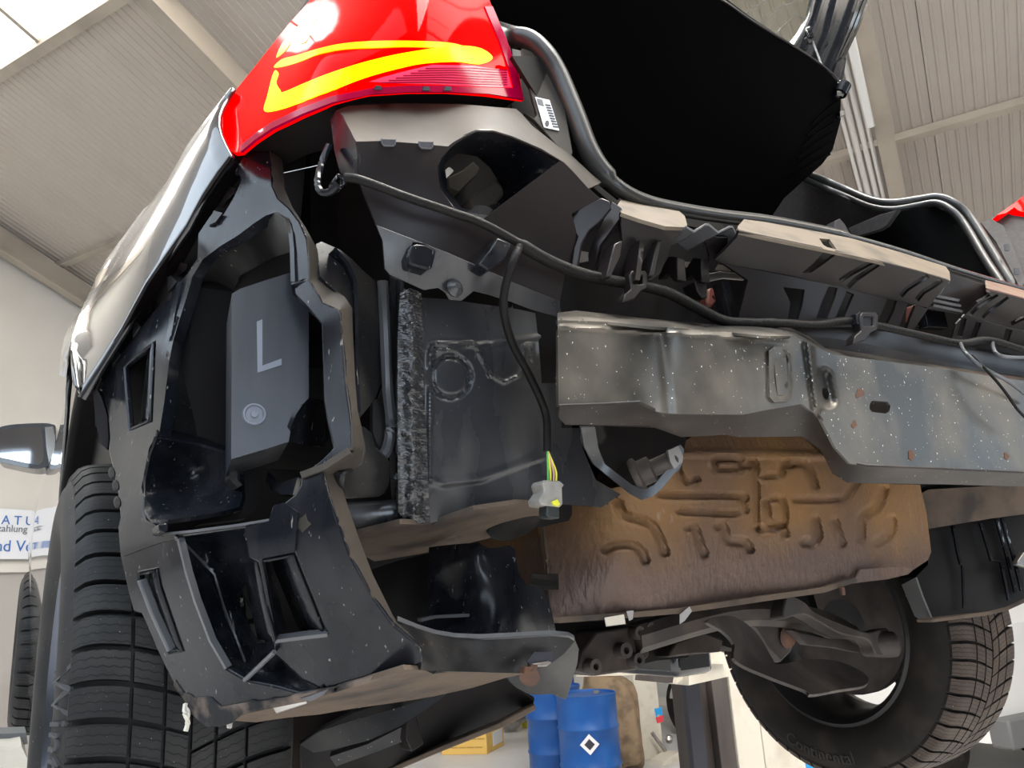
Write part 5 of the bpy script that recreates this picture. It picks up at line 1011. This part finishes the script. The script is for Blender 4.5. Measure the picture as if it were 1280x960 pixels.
# recess walls of the big opening
sub('recess_wall', [(231, 370), (237, 345), (251, 323), (272, 306), (295, 293), (315, 278), (330, 269), (345, 265), (356, 273), (362, 290), (364, 315), (340, 322), (300, 345), (291, 365), (290, 556), (198, 532), (204, 500), (209, 450), (214, 425), (223, 395)], [(231, 370, .312), (251, 323, .295), (295, 293, .245), (345, 265, .175), (363, 300, .145), (340, 325, .23), (300, 345, .29), (291, 450, .36), (290, 556, .34), (198, 532, .285), (209, 450, .305), (255, 450, .35), (250, 380, .36), (300, 310, .27)], M_PLASD, bk, th=.004, step=9, bevel=.001)
sub('recess_floor', [(197, 532), (290, 556), (290, 566), (240, 553), (196, 545)], [(197, 532, .285), (290, 556, .34), (290, 566, .30), (196, 545, .26)], M_PLAS, bk, th=.004, step=8)
sub('lower_pocket', [(196, 548), (240, 555), (298, 571), (303, 620), (299, 634), (260, 643), (210, 650), (187, 649), (180, 640), (182, 600), (188, 570)], [(196, 548, .245), (298, 571, .24), (303, 620, .20), (210, 650, .20), (180, 640, .25), (182, 600, .27), (235, 595, .30), (270, 600, .28), (220, 630, .26)], M_PLAS, bk, th=.004, step=7, bevel=.0015)
sub('slot_wall', [(198, 655), (210, 653), (210, 664), (205, 667), (199, 664)], .19, M_PLAS, bk, ext=(0, .04, 0), step=6)
sub('pocket_roll', [(288, 582), (292, 575), (300, 577), (296, 588), (297, 600), (303, 606), (297, 610), (287, 598)], .21, M_PLASD, bk, ext=(0, .02, 0), step=5)
sub('inner_cup', [(303, 580), (325, 590), (330, 610), (326, 632), (308, 648), (250, 655), (300, 640), (306, 620)], .25, M_DARK, bk, ext=(0, .03, 0), step=9)
sub('inner_wedge', [(335, 590), (346, 605), (372, 596), (366, 618), (350, 618), (332, 602)], [(335, 590, .2), (372, 596, .13), (350, 618, .15)], M_PLAS, bk, th=.004, step=7)
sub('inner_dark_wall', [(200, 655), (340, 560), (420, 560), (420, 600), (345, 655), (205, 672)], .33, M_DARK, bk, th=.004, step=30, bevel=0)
# lower recess with oval opening
PCK = tps([(222, 672, .180), (305, 660, .125), (322, 703, .118), (343, 815, .135), (402, 861, .13), (345, 858, .165), (283, 836, .195), (243, 750, .20), (258, 690, .235), (285, 760, .26), (305, 815, .245), (320, 757, .215), (345, 838, .21)])
oval = ell(321, 757, 17, 33, -14, 22)
def lowrec(x, y): return PCK(x, y)
sub('lower_recess', HP, lowrec, M_PLAS, bk, holes=[[(x*.93+.07*310, y*.97+.03*760) for x, y in ell(318, 768, 15, 40, -17, 22)]], th=.004, step=7, bevel=.001)
sub('recess_crease', strip([(228, 676), (252, 700), (268, 718), (280, 758), (300, 810), (306, 826)], 1.2), lambda x, y: PCK(x, y)-.003, M_SEAM, bk, th=.003, step=6, bevel=0)
pxtube('recess_rib', [(343, 815, .13), (325, 832, .155), (306, 850, .175)], .0022, M_SEAM, bk, seg=6)
sub('opening_flange', [(322, 701), (340, 697), (346, 720), (352, 760), (362, 790), (345, 802), (338, 770), (330, 730)], [(322, 701, .112), (340, 697, .17), (362, 790, .17), (345, 802, .125)], M_PLAS, bk, th=.003, step=7)
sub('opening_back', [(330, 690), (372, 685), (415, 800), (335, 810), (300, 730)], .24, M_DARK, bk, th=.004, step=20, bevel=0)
sub('bracket_tab', [(306, 660), (336, 651), (342, 632), (356, 628), (372, 640), (368, 690), (325, 699), (312, 697)], kf(-.004), M_PLAS, bk, th=.006, step=7, bevel=.002)
sub('top_rim', strip([(376, 594), (405, 583), (436, 563)], 4.0), kf(-.003), M_LEDGE, bk, th=.008, step=6, bevel=.002)
sub('slot_rim', strip([(200, 668), (240, 664), (300, 656), (336, 650)], 1.6), kf(-.003), M_SEAM, bk, th=.008, step=6)  # pale rim colour carries the skylight glint, as on the rims below
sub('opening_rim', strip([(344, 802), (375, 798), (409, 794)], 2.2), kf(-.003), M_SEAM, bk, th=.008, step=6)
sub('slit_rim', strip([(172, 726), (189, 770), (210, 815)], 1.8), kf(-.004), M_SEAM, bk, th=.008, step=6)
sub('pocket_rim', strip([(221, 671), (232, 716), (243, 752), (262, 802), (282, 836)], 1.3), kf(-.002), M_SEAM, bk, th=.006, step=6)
sub('arch_rim', strip([(196, 545), (203, 500), (209, 450), (214, 425), (223, 395), (231, 370), (238, 345), (252, 322), (273, 306), (296, 292), (316, 277), (331, 267), (345, 263), (357, 272), (363, 290), (365, 312), (366, 352)], 2.6), kf(-.004), M_PLAS, bk, th=.012, step=6, bevel=.003)
sub('crease_ridge', strip([(152, 693), (175, 684), (200, 675), (220, 671)], 3.0), kf(-.003), M_PLAS, bk, th=.008, step=6, bevel=.002)
sub('post_ridge', strip([(224, 352), (217, 385), (211, 420), (207, 460), (202, 505)], 3.0), kf(-.004), M_PLAS, bk, th=.010, step=7, bevel=.003)
# fins and lugs along the painted panel
for pts in ([(267, 263), (278, 266), (270, 277), (262, 281)], [(208, 346), (214, 345), (221, 352), (210, 365)], [(166, 401), (168, 398), (176, 408), (166, 422)], [(140, 437), (143, 433), (151, 443), (140, 458)], [(120, 463), (121, 459), (127, 474), (120, 486)]):
    sub('fin', pts, kf(-.006), M_PLASD, bk, ext=(.004, .02, 0), step=6)
for x, y in ((286, 240), (225, 335), (200, 356), (183, 385), (153, 415), (132, 450)):
    sub('lug', [(x-8, y+9), (x+1, y-7), (x+9, y-5), (x+8, y+1), (x-2, y+10)], kf(.012), M_CARR, bk, ext=(0, .02, 0), step=6)
sub('side_lip', [(116, 490), (121, 486), (127, 497), (134, 520), (136, 548), (134, 562), (126, 555), (121, 535)], .42, M_CARR, bk, ext=(.02, .03, 0), step=7)
for x, y in ((140, 590), (145, 606), (147, 627)):
    sub('edge_bump', ell(x, y, 3.5, 7, -10, 12), kf(-.002), M_DARK, bk, ext=(0, .012, 0), step=4)
# dried mud along the lower edge
sub('mud_crust', [(217, 850), (228, 866), (242, 872), (262, 872), (275, 884), (300, 880), (340, 876), (380, 868), (412, 860), (455, 848), (505, 832), (512, 838), (470, 852), (412, 868), (380, 878), (330, 888), (300, 895), (290, 904), (275, 909), (257, 909), (240, 893), (228, 873), (216, 857)], kf(-.003), M_MUD, bk, th=.004, step=6, bevel=.001, relief=[([(rnd.uniform(217, 500), rnd.uniform(840, 905))], rnd.uniform(3, 7), rnd.uniform(-.004, .003)) for k in range(90)])
pxtube('grass_stalk', [(232, 880, .25), (231, 892, .245), (235, 902, .245), (232, 914, .245)], .0022, M_CREAM, bk, seg=5)
pxtube('grass_stalk', [(230, 882, .25), (236, 890, .245), (233, 905, .245)], .0015, M_CREAM, bk, seg=5)
sub('torn_edge', [(340, 884), (380, 873), (384, 880), (345, 893)], kf(-.002), M_STEEL, bk, th=.003, step=5)
sub('torn_edge', [(375, 874), (410, 862), (404, 869), (390, 876)], kf(-.005), M_SEAM, bk, th=.003, step=5)
sub('torn_edge', [(283, 903), (292, 902), (290, 911), (284, 911)], .21, M_STEEL, bk, th=.003, step=4)
sub('mud_star', [(374, 648), (378, 646), (382, 642), (384, 650), (389, 655), (384, 660), (378, 666), (374, 660), (370, 664), (372, 655)], kf(-.001), M_LEDGE, bk, th=.0006, step=3, bevel=0)

# L-marked cover behind the bracket
LB = tps([(290, 366, .150), (386, 340, .140), (386, 497, .138), (289, 574, .150)])
lb = part('vent_cover', [(290, 367), (300, 361), (330, 351), (362, 341), (386, 335), (386, 497), (378, 506), (370, 518), (364, 534), (361, 552), (330, 562), (289, 574)], LB, M_COVER, ext=(.012, .075, -.004), step=10, bevel=.003)
sub('letter_l', [(321, 402), (328, 399), (328, 457), (352, 448), (352, 456), (322, 466)], lambda x, y: LB(x, y)-.0008, M_MARK, lb, th=.0012, step=8, bevel=0)
lathe('moulding_mark', [(0, -.002), (.003, -.002), (.0035, 0), (.0075, 0), (.0085, -.0018), (.0098, -.0018), (.0105, .001), (0, .001)], M_MARK, lb, at(318, 518, LB(318, 518)-.0004), seg=20, direction=(.12, 1, 0))
sub('cover_return', [(386, 497), (378, 506), (370, 518), (364, 534), (361, 552), (380, 556), (404, 558), (412, 548), (408, 525), (404, 500)], [(386, 497, .142), (361, 552, .145), (404, 558, .19), (406, 515, .19)], M_PLAS, lb, th=.004, step=8)
# air duct between the bracket and the chassis plate
dct = part('air_duct', [(395, 305), (402, 302), (425, 312), (440, 324), (456, 340), (470, 352), (477, 366), (478, 475), (470, 496), (460, 510), (450, 522), (444, 500), (440, 400), (420, 365), (400, 345)], [(395, 305, .14), (440, 324, .135), (477, 366, .17), (478, 475, .175), (445, 500, .12), (441, 390, .12)], M_PLASD, th=.02, step=10, bevel=.004)
sub('duct_rib', strip([(418, 310), (434, 328), (444, 350), (446, 400), (447, 470), (449, 515)], 2), lambda x, y: .118+0*x, M_PLAS, dct, ext=(0, .02, 0), step=8)
part('duct_lobe', [(449, 531), (458, 533), (466, 541), (470, 557), (482, 568), (490, 579), (488, 606), (482, 617), (474, 622), (440, 625), (432, 625), (427, 607), (430, 592), (452, 577), (456, 557)], [(449, 531, .10), (470, 557, .13), (490, 579, .16), (474, 622, .16), (432, 625, .10), (455, 590, .10)], M_PLASD, th=.02, step=8, bevel=.004)
part('duct_hose', [(466, 500), (474, 497), (480, 480), (487, 485), (488, 540), (480, 562), (472, 556), (466, 540)], [(466, 500, .19), (487, 485, .19), (480, 562, .18)], M_RUB, th=.012, step=7, bevel=.003)
pxtube('edge_strip', [(478, 352, .16), (481, 420, .165), (484, 480, .17), (489, 530, .17), (484, 560, .165), (476, 572, .16)], .006, M_SEAM, car, seg=8)

# ---- wheel-arch liner, valance and under-tray
ln = part('arch_liner', [(536, 684), (560, 681), (585, 679), (600, 679), (610, 685), (622, 684), (637, 682), (644, 687), (647, 710), (651, 722), (658, 731), (667, 733), (676, 733), (683, 746), (690, 765), (693, 780), (697, 800), (640, 806), (560, 806), (523, 792), (525, 776), (534, 772)], [(536, 684, .30), (585, 679, .24), (600, 690, .215), (612, 690, .235), (640, 685, .225), (690, 770, .20), (697, 800, .19), (620, 760, .21), (600, 800, .20), (523, 790, .26), (560, 750, .26), (585, 740, .235)], M_PLAS, holes=[ell(644, 736, 2.6, 4.5, 0, 10)], th=.003, step=8, bevel=.001)
sub('liner_step', strip([(527, 775), (545, 771), (587, 769)], 2), .225, M_SEAM, ln, ext=(0, .01, 0), step=6)
sub('liner_panel', [(440, 700), (540, 685), (540, 790), (500, 780), (460, 730)], [(440, 700, .42), (540, 685, .34), (540, 790, .32), (460, 730, .40)], M_DARK, ln, th=.003, step=14)
va = part('valance', [(496, 777), (500, 775), (522, 786), (545, 793), (570, 797), (600, 797), (640, 795), (690, 792), (711, 794), (719, 800), (712, 809), (704, 818), (690, 828), (672, 836), (655, 842), (590, 840), (527, 838), (527, 814), (515, 797)], [(496, 777, .085), (545, 793, .125), (600, 798, .14), (719, 800, .15), (700, 822, .155), (655, 842, .165), (527, 838, .085), (527, 814, .075), (590, 830, .13)], M_PLASD, th=.004, step=8, bevel=.0012)
sub('valance_edge', strip([(497, 777), (522, 787), (545, 794), (570, 798), (600, 799), (640, 797), (690, 794), (711, 796), (718, 800)], 1.3), [(496, 777, .082), (545, 793, .122), (600, 798, .137), (719, 800, .147)], M_SEAM, va, th=.004, step=6)
sub('valance_slot', [(659, 826), (668, 815), (692, 815), (690, 826), (684, 832), (664, 834)], .148, M_INK, va, th=.002, step=6, bevel=0)
sub('valance_slot_lip', [(664, 830), (686, 826), (690, 828), (684, 833), (666, 834)], .146, M_STEEL, va, th=.002, step=5)
sub('rusty_clip', [(655, 842), (657, 833), (664, 834), (666, 830), (673, 831), (672, 838), (665, 837), (663, 842)], .144, M_RUST, va, ext=(0, .01, 0), step=4)
tl2 = part('valance_tail', [(632, 845), (655, 842), (672, 836), (690, 828), (704, 818), (712, 809), (719, 800), (724, 812), (722, 830), (717, 846), (711, 866), (708, 875), (702, 873), (690, 868), (668, 869), (658, 867), (645, 860), (637, 853)], [(632, 845, .20), (719, 800, .155), (717, 846, .22), (708, 874, .25), (658, 867, .24), (680, 840, .19)], M_PLASD, th=.004, step=7, bevel=.001)
sub('rust_stain', ell(662, 846, 13, 12, 10, 14), [(632, 845, .197), (719, 800, .152), (717, 846, .217), (708, 874, .247), (658, 867, .237), (680, 840, .187)], M_RUST, tl2, th=.0006, step=5, bevel=0)
part('valance_underside', [(300, 886), (340, 880), (380, 872), (412, 862), (455, 852), (505, 837), (527, 838), (590, 840), (655, 842), (630, 848), (590, 860), (540, 871), (490, 879), (440, 886), (400, 893), (360, 897), (320, 903), (292, 901)], [(300, 886, .20), (412, 862, .125), (527, 838, .088), (655, 842, .168), (590, 860, .26), (490, 879, .27), (400, 893, .28), (320, 903, .26)], M_BROWN, th=.004, step=10, relief=[([(455+i*8, 862-i*1.5) for i in range(6)], 9, -.010)])
part('arch_lower_liner', [(364, 896), (400, 893), (448, 886), (400, 914), (376, 934), (378, 985), (364, 985)], [(364, 896, .50), (448, 886, .44), (378, 985, .52)], M_DBROWN, th=.004, step=12)
tr = part('under_tray', [(375, 930), (400, 912), (442, 891), (485, 877), (540, 866), (600, 852), (632, 846), (640, 858), (660, 870), (668, 875), (666, 881), (625, 902), (550, 932), (480, 962), (440, 985), (380, 985)], [(375, 930, .42), (485, 877, .36), (632, 846, .28), (668, 876, .30), (550, 932, .40), (440, 985, .46), (540, 890, .38)], M_DARK, th=.004, step=12)
sub('tray_band', [(375, 931), (400, 914), (442, 900), (500, 884), (560, 864), (552, 872), (520, 895), (500, 908), (460, 926), (420, 936), (392, 941)], [(375, 931, .40), (442, 900, .34), (560, 864, .29), (500, 908, .31), (420, 936, .36)], M_PLASD, tr, th=.012, step=9, bevel=.004)
sub('tray_band', [(412, 946), (460, 930), (508, 906), (506, 926), (470, 940), (420, 958)], [(412, 946, .40), (508, 906, .35), (420, 958, .40)], M_PLASD, tr, th=.012, step=9, bevel=.004)
sub('tray_rib', [(508, 896), (520, 892), (530, 930), (515, 940), (508, 925)], .34, M_CARR, tr, ext=(0, .03, 0), step=8)
sub('tray_edge', strip([(440, 984), (480, 961), (550, 931), (625, 901), (667, 879)], 2), [(440, 984, .45), (550, 931, .39), (667, 879, .295)], M_BROWN, tr, th=.006, step=8)
sub('tray_inner', [(530, 895), (560, 868), (632, 848), (645, 862), (655, 872), (600, 888), (540, 915)], [(530, 895, .40), (632, 848, .31), (655, 872, .33), (540, 915, .42)], M_PLAS, tr, th=.003, step=10)
